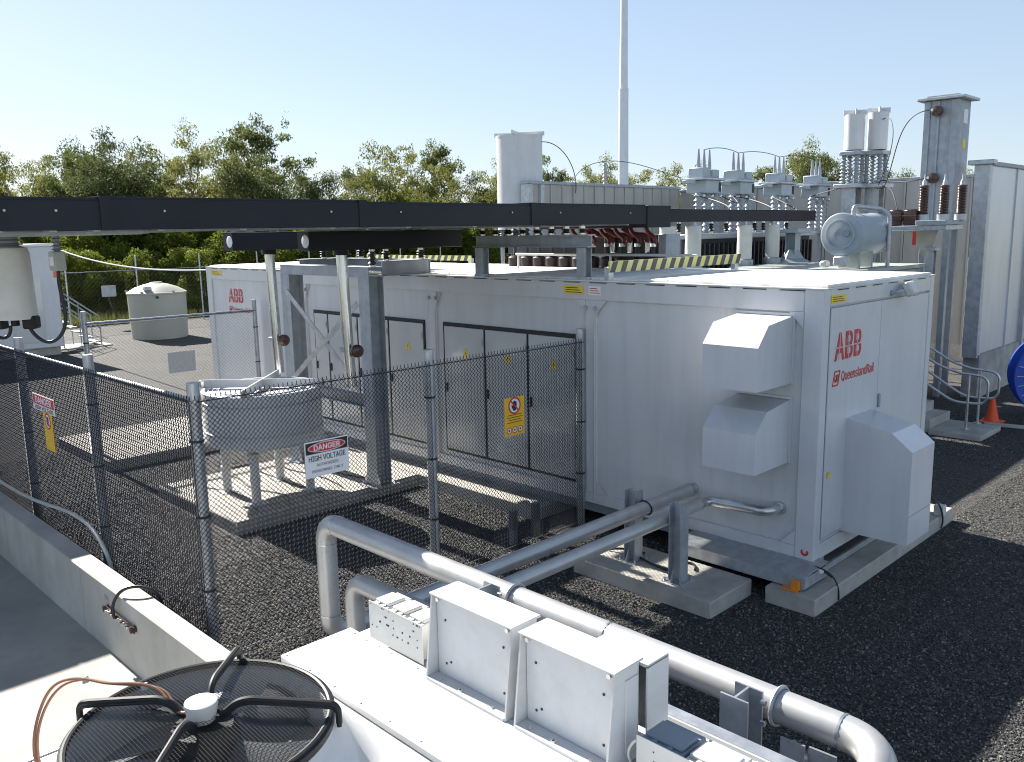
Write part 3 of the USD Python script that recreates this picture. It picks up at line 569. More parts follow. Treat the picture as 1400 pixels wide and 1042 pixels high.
for a, b in (((-8.5, -1.245, 2.66), (-6.55, -1.245, 1.28)), ((-8.4, -1.255, 1.25), (-6.5, -1.255, 2.55))):
    a, b = np.array(a), np.array(b); d = b - a; L = np.linalg.norm(d); t.add('brace', MB().rbx((a + b) / 2, (L, .012, .09), roty=-math.atan2(d[2], d[0])), 'galvanised', smooth=False)
for (x, y), wl in zip(((-8.5, -.5), (-8.0, -.1), (-6.3, -.85), (-6.3, -.2), (-6.3, -1.1)), ('at the left of the gantry top', 'at the far left corner of the gantry top', 'midway along the right gantry beam', 'at the far end of the right gantry beam', 'at the near end of the right gantry beam')): post_ins((x, y, 3.16 if y > -.95 else 3.08), .17 if y > -.95 else .25, .065, 'dark_equipment', 'black insulator under a duct, ' + wl, 'insulators on the steel gantry', 3)
# drum reactor
rx, ry = -7.35, -2.40
t = Thing('drum_reactor', 'squat white drum shaped reactor on short legs behind the chain fence', 'reactor', loc=(rx, ry, -.2))
t.add('drum', MB().lathe([(.52, .62), (.84, .62), (.85, .64), (.85, .72), (.84, .74), (.84, 1.30), (.85, 1.31), (.85, 1.37), (.83, 1.385), (.80, 1.385), (.79, 1.33), (.52, 1.33), (.52, .62)], (rx, ry, 0), 56), 'reactor_white', smooth=35)
t.add('top_cover', MB().lathe([(.78, 1.345), (.75, 1.352), (.001, 1.356)], (rx, ry, 0), 48), 'reactor_white')
for k, rr in enumerate((.57, .61, .69, .75)): t.add('winding_ring', MB().tube([(rx + rr * math.cos(a), ry + rr * math.sin(a), 1.352 + .006 * (k % 2)) for a in np.linspace(0, 2 * PI, 48, endpoint=False)], .010, 6, True), 'galvanised_dull')
for k in range(2):
    for z0, z1 in ((1.37, 1.49), (.53, .64)):
        t.add('spider_arm', MB().rbx((rx, ry, (z0 + z1) / 2 + .001 * k), (1.80, .02, z1 - z0 - .002 * k), rotz=(PI / 4, -PI / 4)[k]), 'reactor_white', smooth=False)
for z in (.80, 1.22): t.add('band', MB().lathe([(.842, z - .012), (.848, z - .01), (.848, z + .01), (.842, z + .012)], (rx, ry, 0), 56), 'galvanised')
for k in range(4):
    a = PI / 4 + k * PI / 2; x, y = rx + .62 * math.cos(a), ry + .62 * math.sin(a)
    p = t.add('leg', MB().lathe([(.10, -.2), (.10, -.185), (.065, -.18), (.065, .10), (.075, .11), (.075, .2), (.062, .21), (.062, .50), (.085, .505), (.085, .53), (.001, .53)], (x, y, 0), 16), 'reactor_white')
    sub(p, 'foot_plate', MB().bx(x - .13, x + .13, y - .13, y + .13, -.2, -.188), 'galvanised', off=-t.loc)
for a in (PI / 4, .75 * PI, 1.25 * PI, 1.75 * PI):
    t.add('terminal', MB().bx(rx + .88 * math.cos(a) - .03, rx + .88 * math.cos(a) + .03, ry + .88 * math.sin(a) - .03, ry + .88 * math.sin(a) + .03, 1.38, 1.48, .008), 'steel_bright')
# steel bench near the doors and earthing cables on the slab
for y, lab in ((-.78, 'short dark grey post just behind the front fence, nearer the enclosure'), (-1.19, 'short dark grey post just behind the front fence, farther from the enclosure')):
    t = Thing('short_post', lab, 'post', loc=(-3.40, y, G))
    t.add('column', MB().bx(-3.45, -3.36, y - .045, y + .045, G, .08, .008), 'bench_paint'); t.add('cap', MB().bx(-3.46, -3.35, y - .055, y + .055, .08, .095, .004), 'galvanised_dull')
r2 = np.random.default_rng(3)
for k in range(5):
    y0 = -2.9 + k * .45; pts = [(-8.6 + .5 * i, y0 + r2.uniform(-.12, .12), -.188) for i in range(5)]
    tag(obj('earth_cable', MB().tube(spline(pts, 24), .008, 6), 'black_cable'), 'thin black earth cable under the white drum, %s from the front of the slab' % ORD[k], 'cable', 'earth cables on the drum slab')

# ================================================================== chain-link fences
def chain(u0, u1, z0, z1, p, r, spikes=0.03):
    """woven wire in the plane (u, z): zigzag wires; returns vertices (u, w, z) and faces"""
    nu = int((u1 - u0) / p); nz = int((z1 - z0) / p); zz = z0 + np.arange(nz + 1) * p
    tri = np.array([(0.0, 1.0), (-.87, -.5), (.87, -.5)]) * r
    V, F = [], []
    for k in range(nu):
        par = (np.arange(nz + 1)) % 2; uu = u0 + p * (k + np.where(k % 2 == 0, par, 1 - par)); ww = r * 1.0 * np.where(par == 0, 1, -1)
        z2 = zz
        if spikes: # the last piece stands up as a twisted barb
            uu = np.append(uu, uu[-1]); ww = np.append(ww, 0); z2 = np.append(zz, zz[-1] + spikes)
        n = len(uu); ring = np.stack([uu[:, None] + tri[:, 0], ww[:, None] + tri[:, 1], np.repeat(z2[:, None], 3, 1)], -1).reshape(-1, 3)
        V.append(ring)
    n = len(V[0]) // 3
    i = np.arange(n - 1)[:, None] * 3; j = np.arange(3)[None]; q = (j + 1) % 3
    f = np.concatenate([np.stack([i + j, i + q, i + 3 + j], -1).reshape(-1, 3), np.stack([i + q, i + 3 + q, i + 3 + j], -1).reshape(-1, 3)])
    F = np.concatenate([f + k * n * 3 for k in range(nu)])
    return np.concatenate(V), F
def chain_panel(a, b, z0, z1, p, r, spikes=.03):
    a, b = np.array(a, float), np.array(b, float); L = np.linalg.norm(b - a); d = (b - a) / L; nrm = np.array([d[1], -d[0]])
    v, f = chain(.02, L - .02, z0, z1, p, r, spikes)
    w = np.c_[a[0] + v[:, 0] * d[0] + v[:, 1] * nrm[0], a[1] + v[:, 0] * d[1] + v[:, 1] * nrm[1], v[:, 2]]
    return trimesh.Trimesh(w, f, process=False)
def fence(label, pts, ztop, p, wr, post_r, post_top, rail=True, rail_r=.024, skip=(), spikes=.03, wrap=None):
    t = Thing('chain_fence', label, 'fence', loc=(*pts[0], G))
    for i, q in enumerate(pts):
        if i in skip: continue
        d = t.add('post', MB().lathe([(post_r, G), (post_r, post_top - .012), (post_r * .9, post_top - .002), (.001, post_top)], (*q, 0), 18), 'galvanised')
        for z in (.35, 1.05, 1.75): sub(d, 'tie_band', MB().cyl((*q, z), (*q, z + .022), post_r + .006, 14), 'dark_equipment', off=-t.loc)
    for a, b in zip(pts, pts[1:]):
        d_ = np.array(b) - np.array(a); d_ = d_ / np.linalg.norm(d_); nn = np.array([d_[1], -d_[0]]) * (post_r + .006); a0, b0 = np.array(a, float), np.array(b, float)
        if wrap and (a is pts[0]) == (wrap == 'first') and (a is pts[0] or b is pts[-1]): a0, b0 = (a0 - d_ * .085, b0) if wrap == 'first' else (a0, b0 + d_ * .085)
        t.add('mesh_panel', chain_panel(a0 + nn, b0 + nn, G + .03, ztop, p, wr, spikes), 'galvanised_wire', smooth=False)
        if rail: t.add('top_rail', MB().cyl((*a, ztop - .03), (*b, ztop - .03), rail_r, 10), 'galvanised')
        t.add('top_wire', MB().cyl((*(np.array(a) + nn), ztop - .03), (*(np.array(b) + nn), ztop - .03), .0055, 5), 'galvanised_wire')
        t.add('bottom_wire', MB().cyl((*a, G + .06), (*b, G + .06), .005, 5), 'galvanised')
    return t
FX, FY = -3.27, -5.25
fence('chain link fence running from the corner post to the enclosure, bearing the danger sign', [(FX, FY), (FX, -2.58), (FX + .02, -.06)], 2.15, .024, .0047, .055, 2.29, rail=False, wrap='first')
fence('chain link fence along the low concrete wall on the left', [(-14.6, FY), (-11.2, FY), (-8.35, FY), (-5.84, FY), (FX, FY)], 2.15, .026, .0047, .055, 2.31, skip=(4,), wrap='last')
fence('chain link fence closing the enclosure yard beyond the white drum', [(-11.8, -3.3), (-11.75, -.1)], 2.12, .034, .0022, .045, 2.31, rail_r=.03)
fence('distant chain link fence along the back of the yard before the trees', [(-36, y) for y in np.arange(-8, 43, 3.02)], 2.15, .10, .004, .035, 2.8, rail=True, rail_r=.02, spikes=0)
t = Thing('danger_sign', 'white danger high voltage sign hung on the front chain fence', 'sign', loc=(FX + .03, -4.0, 1.37))
cy = -3.99; X0 = FX + .10
t.add('plate', MB().bx(X0 - .004, X0, cy - .25, cy + .25, 1.20, 1.56, .001), 'sign_white', smooth=False)
t.add('header', MB().bx(X0, X0 + .0012, cy - .24, cy + .24, 1.435, 1.55), 'sign_black', smooth=False)
el = Point(0, 0).buffer(1, 24); from shapely import affinity
t.add('oval', MB().raw(onto(trimesh.creation.extrude_polygon(affinity.scale(el, .215, .051), .0012), (X0 + .001, cy, 1.4925), EY, EZ)).mesh(), 'sign_white', smooth=False)
t.add('red_oval', MB().raw(onto(trimesh.creation.extrude_polygon(affinity.scale(el, .207, .044), .0012), (X0 + .0022, cy, 1.4925), EY, EZ)).mesh(), 'sign_red', smooth=False)
def fit(text, h, o, wd, bold=True):
    m = meshkit.text_mesh(text, h, .0015, bold); s = wd / (m.bounds[1][0] - m.bounds[0][0]); m.apply_scale([s, 1, 1]); m.apply_translation([-m.bounds[0][0] - wd / 2, 0, 0]); return onto(m, o, EY, EZ)
t.add('lettering', fit('DANGER', .052, (X0 + .0034, cy, 1.467), .30), 'sign_white', smooth=False)
t.add('lettering', fit('HIGH VOLTAGE', .052, (X0, cy, 1.362), .42), 'sign_black', smooth=False)
t.add('lettering', MB().raw(fit('AUTHORISED', .028, (X0, cy, 1.305), .25, False)).raw(fit('PERSONNEL ONLY', .028, (X0, cy, 1.245), .36, False)), 'sign_black', smooth=False)
def yellow_sign(label, o, ux, h, w, circles=True):
    ux = np.array(ux, float); nn = np.cross(ux, EZ); o = np.array(o, float)
    t = Thing('warning_sign', label, 'sign', loc=tuple(o))
    t.add('plate', MB().prism([(0, 0), (w, 0), (w, h), (0, h)], o, ux, EZ, .003), 'sign_yellow', smooth=False)
    cpt = o + ux * w / 2 + np.array(EZ) * h * .78 + nn * .003; ring = Point(0, 0).buffer(w * .31, 20)
    t.add('white_disc', onto(trimesh.creation.extrude_polygon(Point(0, 0).buffer(w * .27, 20), .001), cpt, ux, EZ), 'sign_white', smooth=False)
    hand = Polygon([(-.05, -.17), (.06, -.17), (.10, .0), (.10, .12), (.03, .14), (-.02, .16), (-.07, .12), (-.09, .0), (-.14, .04), (-.12, -.06)])
    t.add('hand_mark', onto(trimesh.creation.extrude_polygon(affinity.scale(hand, w * 1.1, w * 1.1, origin=(0, 0)), .001, engine='earcut'), cpt + nn * .001, ux, EZ), 'sign_black', smooth=False)
    bar = affinity.rotate(Polygon([(-.3 * w, -.03 * w), (.3 * w, -.03 * w), (.3 * w, .03 * w), (-.3 * w, .03 * w)]), -45)
    t.add('prohibition_ring', onto(trimesh.creation.extrude_polygon(ring.difference(Point(0, 0).buffer(w * .25, 20)).union(bar), .001, engine='earcut'), cpt + nn * .002, ux, EZ), 'sign_red', smooth=False)
    if circles:
        b = MB()
        for k, wd in enumerate((.72, .80, .62, .76)):
            zz = h * (.53 - .065 * k); b.prism([(w * (.5 - wd / 2), zz), (w * (.5 + wd / 2), zz), (w * (.5 + wd / 2), zz + .008), (w * (.5 - wd / 2), zz + .008)], o + nn * .003, ux, EZ, .001)
        t.add('small_print', b, 'sign_black', smooth=False)
        for k in range(3):
            cc = o + ux * w * (.22 + .28 * k) + np.array(EZ) * h * .14 + nn * .003
            d = t.add('small_disc', onto(trimesh.creation.extrude_polygon(Point(0, 0).buffer(w * .115, 16), .001), cc, ux, EZ), 'sign_white', smooth=False)
            sub(d, 'ring', onto(trimesh.creation.extrude_polygon(Point(0, 0).buffer(w * .125, 16).difference(Point(0, 0).buffer(w * .095, 16)), .0012, engine='earcut'), cc + nn * .001, ux, EZ), 'sign_red', off=-t.loc, smooth=False)
            sub(d, 'mark', onto(trimesh.creation.extrude_polygon(Point(0, 0).buffer(w * .04, 8), .001), cc + nn * .001, ux, EZ), 'sign_black', off=-t.loc, smooth=False)
yellow_sign('yellow no entry sign with small white discs, right half of the front fence', (FX + .10, -1.535, 1.125), EY, .465, .335)
yellow_sign('narrow yellow warning sign hanging on the left fence below a danger sign', (-7.28, FY - .105, 1.03), EX, .47, .33, False)
t = Thing('danger_sign', 'danger sign on the left chain fence seen at a slant', 'sign', loc=(-7.2, FY - .03, 1.55))
t.add('plate', MB().bx(-7.62, -6.82, FY - .106, FY - .102, 1.49, 1.69), 'sign_white', smooth=False)
t.add('border', MB().bx(-7.605, -6.835, FY - .1072, FY - .106, 1.565, 1.68), 'sign_red', smooth=False)
def fitx(text, h, o, wd, bold=True):
    m = meshkit.text_mesh(text, h, .0015, bold); s = wd / (m.bounds[1][0] - m.bounds[0][0]); m.apply_scale([s, 1, 1]); m.apply_translation([-m.bounds[0][0] - wd / 2, 0, 0]); return onto(m, o, EX, EZ)
t.add('lettering', fitx('DANGER', .075, (-7.22, FY - .1072, 1.585), .6), 'sign_white', smooth=False)
t.add('lettering', fitx('HIGH VOLTAGE', .045, (-7.22, FY - .106, 1.505), .68), 'sign_black', smooth=False)
tag(obj('sign_back', MB().bx(-11.66, -11.655, -1.95, -1.43, 1.06, 1.45), 'pale_cable'), 'plain grey back of a sign on the fence beyond the drum', 'sign')
tag(obj('sign_back', MB().bx(-35.95, -35.94, 5.48, 6.1, 1.0, 1.5), 'galvanised_dull'), 'small grey plate on the distant back fence left of the round tank', 'sign')
tag(obj('conduit', MB().tube(spline([(-12.5, -5.42, .2), (-9.48, -5.40, .19), (-7.51, -5.38, .28), (-6.22, -5.36, .36), (-5.74, -5.36, .26), (-5.46, -5.36, .02), (-5.44, -5.36, -.35)], 60), .022, 10), 'white_plastic'), 'grey conduit drooping between the left fence and the low wall', 'conduit')
t = Thing('earth_bar', 'copper earth bar with bolts on the inner face of the low wall', 'earth bar', loc=(-4.25, -5.73, -.07))
t.add('bar', MB().bx(-4.62, -3.86, -5.745, -5.735, -.10, -.04), 'porcelain_brown', smooth=False)
for x in (-4.58, -3.90): t.add('standoff', MB().cyl((x, -5.712, -.07), (x, -5.76, -.07), .035, 12), 'porcelain_brown')
for k in range(9): t.add('bolt', MB().cyl((-4.5 + k * .068, -5.745, -.07 + .012 * (k % 2)), (-4.5 + k * .068, -5.775, -.07 + .012 * (k % 2)), .011, 6), 'white_plastic')
tag(obj('label_plate', MB().bx(-4.66, -4.56, -5.7125, -5.711, .0, .05), 'galvanised_dull'), 'tiny grey plate on the low wall above the earth bar', 'label')
tag(obj('earth_cable', MB().tube(spline([(-4.28, -5.76, -.07), (-4.27, -5.77, .06), (-4.2, -5.68, .22), (-4.1, -5.55, .235), (-4.02, -5.45, .17), (-4.0, -5.42, -.1), (-4.0, -5.42, -.36)], 50), .016, 8), 'black_cable'), 'black cable looping over the low wall to the earth bar', 'cable')

# ================================================================== chilled water pipes
def pipe(name, label, pts, r, mat, rad, n=18, flange=()):
    t = Thing(name, label, 'pipe', loc=tuple(pts[0])); P = rounded(pts, rad, 9)
    t.add('tube', MB().tube(P, r, n), mat)
    for a, b in flange: t.add('collar', MB().cyl(a, b, r + .012, n), 'steel_pipe')
    return t
LPZ = 1.375; PY = -5.07
def weld(t, pts, r):
    for c_, d_ in pts:
        c_ = np.array(c_, float); d_ = np.array(d_, float); t.add('weld_seam', MB().cyl(c_ - d_ * .006, c_ + d_ * .006, r + .003, 18), 'steel_pipe')
tp = pipe('water_pipe', 'thick pipe from the enclosure wall rising and running past the white cabinets', [(-1.53, -.10, .475), (-1.53, PY, .45), (-1.53, PY, LPZ), (2.72, PY, LPZ), (2.84, PY - .42, LPZ - .05)], .078, 'chilled_pipe', .17)
tp.add('flexible_hose', MB().tube(spline([(2.835, PY - .40, LPZ - .05), (2.83, PY - .6, LPZ - .13), (2.78, PY - .85, LPZ - .32), (2.72, PY - 1.0, LPZ - .6)], 90), np.tile([.086, .096, .086], 30), 16), 'steel_bright')
tp.add('end_cap', MB().cyl((-1.53, -.10, .475), (-1.53, -.085, .475), .08, 20), 'grey_plastic')
t = pipe('water_pipe', 'lower thick pipe with an s bend into the enclosure wall beneath the hoods', [(-1.18, -.42, .46), (-1.18, -.9, .45), (-1.18, PY, .45), (-1.18, PY, 1.0), (.85, PY, 1.0), (.9, PY - .35, 1.0)], .072, 'chilled_pipe', .17)
weld(tp, (((-1.53, PY + .17, .45), EY), ((-1.53, PY, .62), EZ), ((-1.53, PY, LPZ - .17), EZ), ((-1.36, PY, LPZ), EX), ((1.25, PY, LPZ), EX), ((2.55, PY, LPZ), EX), ((-1.53, -2.6, .456), EY)), .078)
pb = Thing('pipe_stub', 'pipe piece joining the upper pipe to the enclosure wall', 'pipe', loc=(-1.53, -.1, .5)); pb.add('tube', MB().cyl((-1.53, -.086, .475), (-1.53, .03, .48), .06, 16), 'steel_pipe')
t.add('bend', MB().tube(rounded([(-1.18, -.5, .46), (-1.17, -.24, .465), (-.46, -.20, .475), (-.42, .02, .475)], .14, 10), .058, 16), 'steel_pipe'); t.add('reducer', MB().lathe([(.073, 0), (.073, .03), (.058, .07)], (-1.18, -.43, .46), 18, 'y'), 'steel_pipe')
t.add('wall_collar', MB().cyl((-.42, -.012, .475), (-.42, .028, .475), .075, 18), 'steel_pipe')
def hpost(x, y, z0, z1, w, lab, n=(0, 1, 0), base=True, group=None):
    t = Thing('pipe_post', lab, 'post', group, loc=(x, y, z0))
    t.add('column', hbeam((x, y, z0 + .012), (x, y, z1), w, .011, flange_n=n), 'galvanised', smooth=False)
    if base:
        m = MB().bx(x - w * .85, x + w * .85, y - w * .85, y + w * .85, z0, z0 + .012)
        for a in (-1, 1):
            for b in (-1, 1): m.cyl((x + a * w * .68, y + b * w * .68, z0), (x + a * w * .68, y + b * w * .68, z0 + .045), .014, 6)
        t.add('base_plate', m, 'galvanised', smooth=False)
        for s in (-1, 1): t.add('stiffener', MB().prism([(0, 0), (.07, 0), (0, .15)], (x, y + s * w / 2, z0 + .012), (0, s, 0), (0, 0, 1), .01), 'galvanised', smooth=False)
    return t
hpost(-1.00, -1.08, -.2, .67, .15, 'short galvanised post on the slab holding the lower pipe', n=(1, 0, 0))
hpost(-1.72, -.92, -.2, .63, .15, 'short galvanised post on the slab behind the upper pipe', n=(1, 0, 0))
a = hpost(.44, PY - .165, G, 1.475, .14, 'galvanised post behind the left white cabinet holding the long pipe')
b = hpost(2.15, PY - .165, G, 1.475, .14, 'tall galvanised post holding the long pipe at the lower right')
for q, x in ((a, .44), (b, 2.15)):
    q.add('pipe_clamp', MB().tube([(x + .10, PY + .088 * math.cos(u), LPZ + .088 * math.sin(u)) for u in np.linspace(0, 2 * PI, 20, endpoint=False)], .01, 6, True), 'galvanised')
    for dz in (.06, -.04, -.3): q.add('clamp_bolt', MB().cyl((x + .073, PY - .12, LPZ + dz), (x + .095, PY - .12, LPZ + dz), .013, 8), 'steel_bright')
t = Thing('pipe_bracket', 'small bright folded bracket plate beside the hose at the lower right', 'bracket', loc=(2.44, -5.2, 1.25))
t.add('plate', MB().rbx((2.385, -5.20, 1.275), (.11, .012, .085), rotz=.05).rbx((2.515, -5.185, 1.275), (.12, .012, .085), rotz=.05), 'galvanised', smooth=False); t.add('stem', MB().bx(2.44, 2.46, -5.21, -5.17, .85, 1.29), 'steel_bright', smooth=False)
t.add('bolt', MB().cyl((2.45, -5.22, 1.26), (2.45, -5.195, 1.26), .014, 8), 'steel_bright')
tag(obj('cable_tie', MB().tube([(-1.53 + .086 * math.cos(u), -.95 - .02 * math.sin(u), .47 + .086 * math.sin(u)) for u in np.linspace(0, 2 * PI, 20, endpoint=False)], .008, 6, True), 'black_cable'), 'black band around the upper pipe near the rear post', 'band')
r3 = np.random.default_rng(8)
for k, pts in enumerate((((-1.9, -.75, -.185), (-1.6, -.9, -.17), (-1.3, -.95, -.18), (-1.1, -.93, -.18)), ((-1.3, -.72, -.19), (-1.15, -.60, -.185), (-1.0, -.75, -.18)), ((-2.1, -.9, -.185), (-1.85, -.8, -.15), (-1.7, -.72, -.18)))):
    tag(obj('loose_cable', MB().tube(spline(pts, 20), .013, 7), 'black_cable'), 'short black cable on the small slab, ' + ('between the two pipe posts', 'behind the front pipe post', 'left of the rear pipe post')[k], 'cable', 'loose cables on the small slab')

# ================================================================== the white cooling unit in the foreground
t = Thing('cooling_unit', 'big white cooling unit in the foreground with flat lid and round fan', 'cooling unit', loc=(1.9, -6.8, -.57))
t.add('body', MB().bx(.17, 3.7, -8.25, -5.47, -.57, 1.355, .01), 'white_unit')
t.add('lid', MB().bx(.165, 3.72, -6.43, -5.99, 1.356, 1.40, .008), 'white_unit')
t.add('edge_strip', MB().bx(.155, .17, -8.25, -6.45, 1.30, 1.372, .003), 'galvanised')
t.add('deck', MB().bx(.172, 3.7, -8.25, -6.445, 1.352, 1.366), 'white_dirty', smooth=False)
t.add('rear_channel', MB().bx(1.2, 3.7, -5.99, -5.52, 1.356, 1.375).bx(1.2, 3.7, -5.52, -5.455, 1.356, 1.40, .004), 'white_unit', smooth=False)
t.add('rear_angle', MB().bx(1.2, 3.7, -5.455, -5.449, 1.30, 1.405).bx(1.2, 3.7, -5.515, -5.449, 1.401, 1.406), 'galvanised', smooth=False)
m = MB(); rs = np.random.default_rng(2)
for k in range(12): m.cyl((.25 + k * .11, -6.025, 1.40), (.25 + k * .11, -6.025, 1.4035), .007, 6)
for k in range(16): m.cyl((.2 + k * .22, -6.41, 1.40), (.2 + k * .22, -6.41, 1.4035), .006, 6)
t.add('screw', m, 'galvanised_dull', kind='stuff')
# fan
fx, fy, fz = .82, -7.14, 1.60; FR = .505
t.add('fan_cowl', MB().lathe([(.70, 1.366), (.64, 1.40), (.56, 1.50), (.525, 1.575), (.51, 1.585), (.497, 1.575), (.50, 1.46), (.50, 1.37)], (fx, fy, 0), 72), 'white_unit', smooth=40)
t.add('fan_well', MB().lathe([(.498, 1.372), (.001, 1.37)], (fx, fy, 0), 48), 'grey_plastic')
fg = t.add('fan_ring', MB().tube([(fx + FR * math.cos(a), fy + FR * math.sin(a), 1.607) for a in np.linspace(0, 2 * PI, 72, endpoint=False)], .013, 8, True), 'black_plastic')
sub(fg, 'ring_skirt', MB().lathe([(.522, 1.53), (.526, 1.605), (.516, 1.612), (.510, 1.605)], (fx, fy, 0), 72), 'black_plastic', off=-t.loc)
m = MB()
def guard_z(r): return 1.612 + .035 * (1 - (r / FR) ** 2)
for k in range(-36, 37):
    u = k * .0138; h2 = FR * FR - u * u
    if h2 <= .0004: continue
    hl = math.sqrt(h2)
    for sw in (0, 1):
        vv = np.linspace(-hl, hl, 15); q = [(fx + (u if sw else v), fy + (v if sw else u), guard_z(math.hypot(u, v)) + .0025 * sw) for v in vv]
        m.tube(q, .0011, 3)
t.add('fan_guard', m, 'guard_wire', smooth=False, kind='stuff')
hb = t.add('fan_hub', MB().lathe([(.14, 1.40), (.145, 1.55), (.12, 1.60), (.001, 1.60)], (fx, fy, 0), 28), 'black_plastic')
for k in range(5):
    a0 = k * 2 * PI / 5 + .25; V, Fc = [], []
    for i, rr in enumerate(np.linspace(.13, .475, 9)):
        w0 = .36 - .08 * i / 8; tw = .42 - .16 * i / 8; sw = .30 * (i / 8) ** 1.5
        for s in np.linspace(-1, 1, 6):
            a = a0 + sw + s * w0; V.append((fx + rr * math.cos(a), fy + rr * math.sin(a), 1.505 + .13 * tw * s * 1.2 - .02 * s * s))
    for i in range(8):
        for j in range(5):
            q = i * 6 + j; Fc += [[q, q + 1, q + 6], [q + 1, q + 7, q + 6]]
    V = np.array(V); V2 = V - (0, 0, .006); n = len(V); Fc = np.array(Fc)
    t.add('fan_blade', trimesh.Trimesh(np.vstack([V, V2]), np.vstack([Fc, Fc[:, ::-1] + n]), process=False), 'fan_blade_paint', smooth=True)
# motor terminal cap on the guard and four bent black arms
cap = t.add('motor_cap', MB().lathe([(.001, 1.625), (.052, 1.625), (.058, 1.65), (.066, 1.69), (.064, 1.705), (.050, 1.712), (.001, 1.714)], (fx, fy, 0), 28), 'white_plastic', smooth=50)
for k, a in enumerate((2.40, .86, 3.78, 5.45)):
    ca, sa = math.cos(a), math.sin(a); pr = []
    pts = [(.075, 1.64), (.14, 1.695), (.19, 1.705), (.46, 1.672), (.525, 1.662), (.543, 1.64), (.545, 1.575)]
    P = rounded([(fx + r * ca, fy + r * sa, z) for r, z in pts], .05, 6); P = np.array(P)
    # flat bar section : two parallel tubes with a web
    side = np.array([-sa, ca, 0]) * .0
    m = MB().tube(P + side, .0135, 8); m.parts[-1].vertices = m.parts[-1].vertices
    m2 = MB().tube(P - np.array([0, 0, .014]), .011, 6)
    t.add('guard_arm', MB().raw(m.mesh()).raw(m2.mesh()), 'black_plastic')
a = 3.75
t.add('motor_cable', MB().tube(spline([(fx - .04, fy - .05, 1.66), (fx - .12, fy - .07, 1.665), (fx - .2, fy - .08, 1.70), (fx - .27, fy - .125, 1.725), (fx - .40, fy - .22, 1.72), (fx - .50, fy - .28, 1.725), (fx - .585, fy - .36, 1.70), (fx - .62, fy - .42, 1.60), (fx - .60, fy - .46, 1.50), (fx - .55, fy - .47, 1.37)], 80), .0065, 8).tube(spline([(fx - .04, fy - .035, 1.655), (fx - .12, fy - .055, 1.655), (fx - .2, fy - .06, 1.69), (fx - .27, fy - .105, 1.71), (fx - .40, fy - .20, 1.71), (fx - .50, fy - .265, 1.715), (fx - .58, fy - .34, 1.685), (fx - .61, fy - .41, 1.59), (fx - .59, fy - .45, 1.50), (fx - .54, fy - .46, 1.37)], 80), .006, 8), 'brown_cable')
for u in ((fx - .27, fy - .115, 1.715), (fx - .50, fy - .27, 1.72)): t.add('cable_tie', MB().bx(u[0] - .005, u[0] + .003, u[1] - .013, u[1] + .013, u[2] - .02, u[2] + .011, .002), 'white_plastic')
t.add('rating_plate', MB().rbx((fx - .11, fy + .10, 1.638), (.05, .13, .004), rotz=-.5), 'white_dirty', smooth=False)
# cabinets
def cabinet(x0, x1, lab, extra=False):
    t = Thing('valve_cabinet', lab, 'cabinet', loc=((x0 + x1) / 2, -5.9, 1.4)); yf, yb, z0, z1 = -6.005, -5.835, 1.402, 1.832
    t.add('housing', MB().bx(x0 + .012, x1 - .012, yf + .018, yb, z0 + .01, z1 - .013, .004), 'white_unit')
    t.add('hood_top', MB().bx(x0 - .006, x1 + .006, yf - .012, yb + .006, z1 - .012, z1, .003), 'white_unit')
    for x in (x0, x1 - .010): t.add('side_flange', MB().prism([(yb - .03, z0), (yf - .055, z0), (yf - .005, z1 - .012), (yb - .03, z1 - .012)], (x, 0, 0), EY, EZ, .010), 'white_unit', smooth=False)
    t.add('foot_flange', MB().bx(x0 + .011, x1 - .011, yf - .06, yf + .018, z0, z0 + .012), 'white_unit', smooth=False)
    m = MB()
    for fx_, fz_ in ((.14, .18), (.86, .18), (.14, .70), (.86, .70), (.2, .22)): m.cyl((x0 + (x1 - x0) * fx_, yf + .02, z0 + (z1 - z0) * fz_), (x0 + (x1 - x0) * fx_, yf + .014, z0 + (z1 - z0) * fz_), .006, 8)
    t.add('hole', m, 'dark_equipment', kind='stuff')
    m = MB()
    for fx_, fz_ in ((.07, .93), (.93, .93)): m.cyl((x0 + (x1 - x0) * fx_, yf + .018, z0 + (z1 - z0) * fz_), (x0 + (x1 - x0) * fx_, yf - .002, z0 + (z1 - z0) * fz_), .011, 10)
    for fx_ in (.15, .4, .42, .8): m.cyl((x0 + (x1 - x0) * fx_, yf - .03, z0 + .012), (x0 + (x1 - x0) * fx_, yf - .03, z0 + .018), .010, 10)
    t.add('screw', m, 'steel_bright')
    if extra:
        t.add('side_door', MB().bx(x1 - .002, x1 + .005, yf + .06, yb - .03, z0 + .05, z1 - .06, .002), 'white_unit', smooth=False)
        t.add('mount_frame', MB().bx(x1 - .28, x1 + .02, yb + .012, yb + .16, 1.785, 1.80).bx(x1 + .012, x1 + .02, yb + .012, yb + .16, 1.41, 1.79).bx(x1 - .28, x1 - .27, yb + .012, yb + .16, 1.41, 1.79), 'white_unit', smooth=False)
        t.add('mount_plate', MB().bx(x1 - .27, x1 + .012, yb + .15, yb + .16, 1.41, 1.785), 'grey_plastic', smooth=False)
    return t
cabinet(.905, 1.462, 'left of the two white sheet metal cabinets on the cooling unit'); cabinet(1.512, 2.035, 'right of the two white sheet metal cabinets on the cooling unit', True)
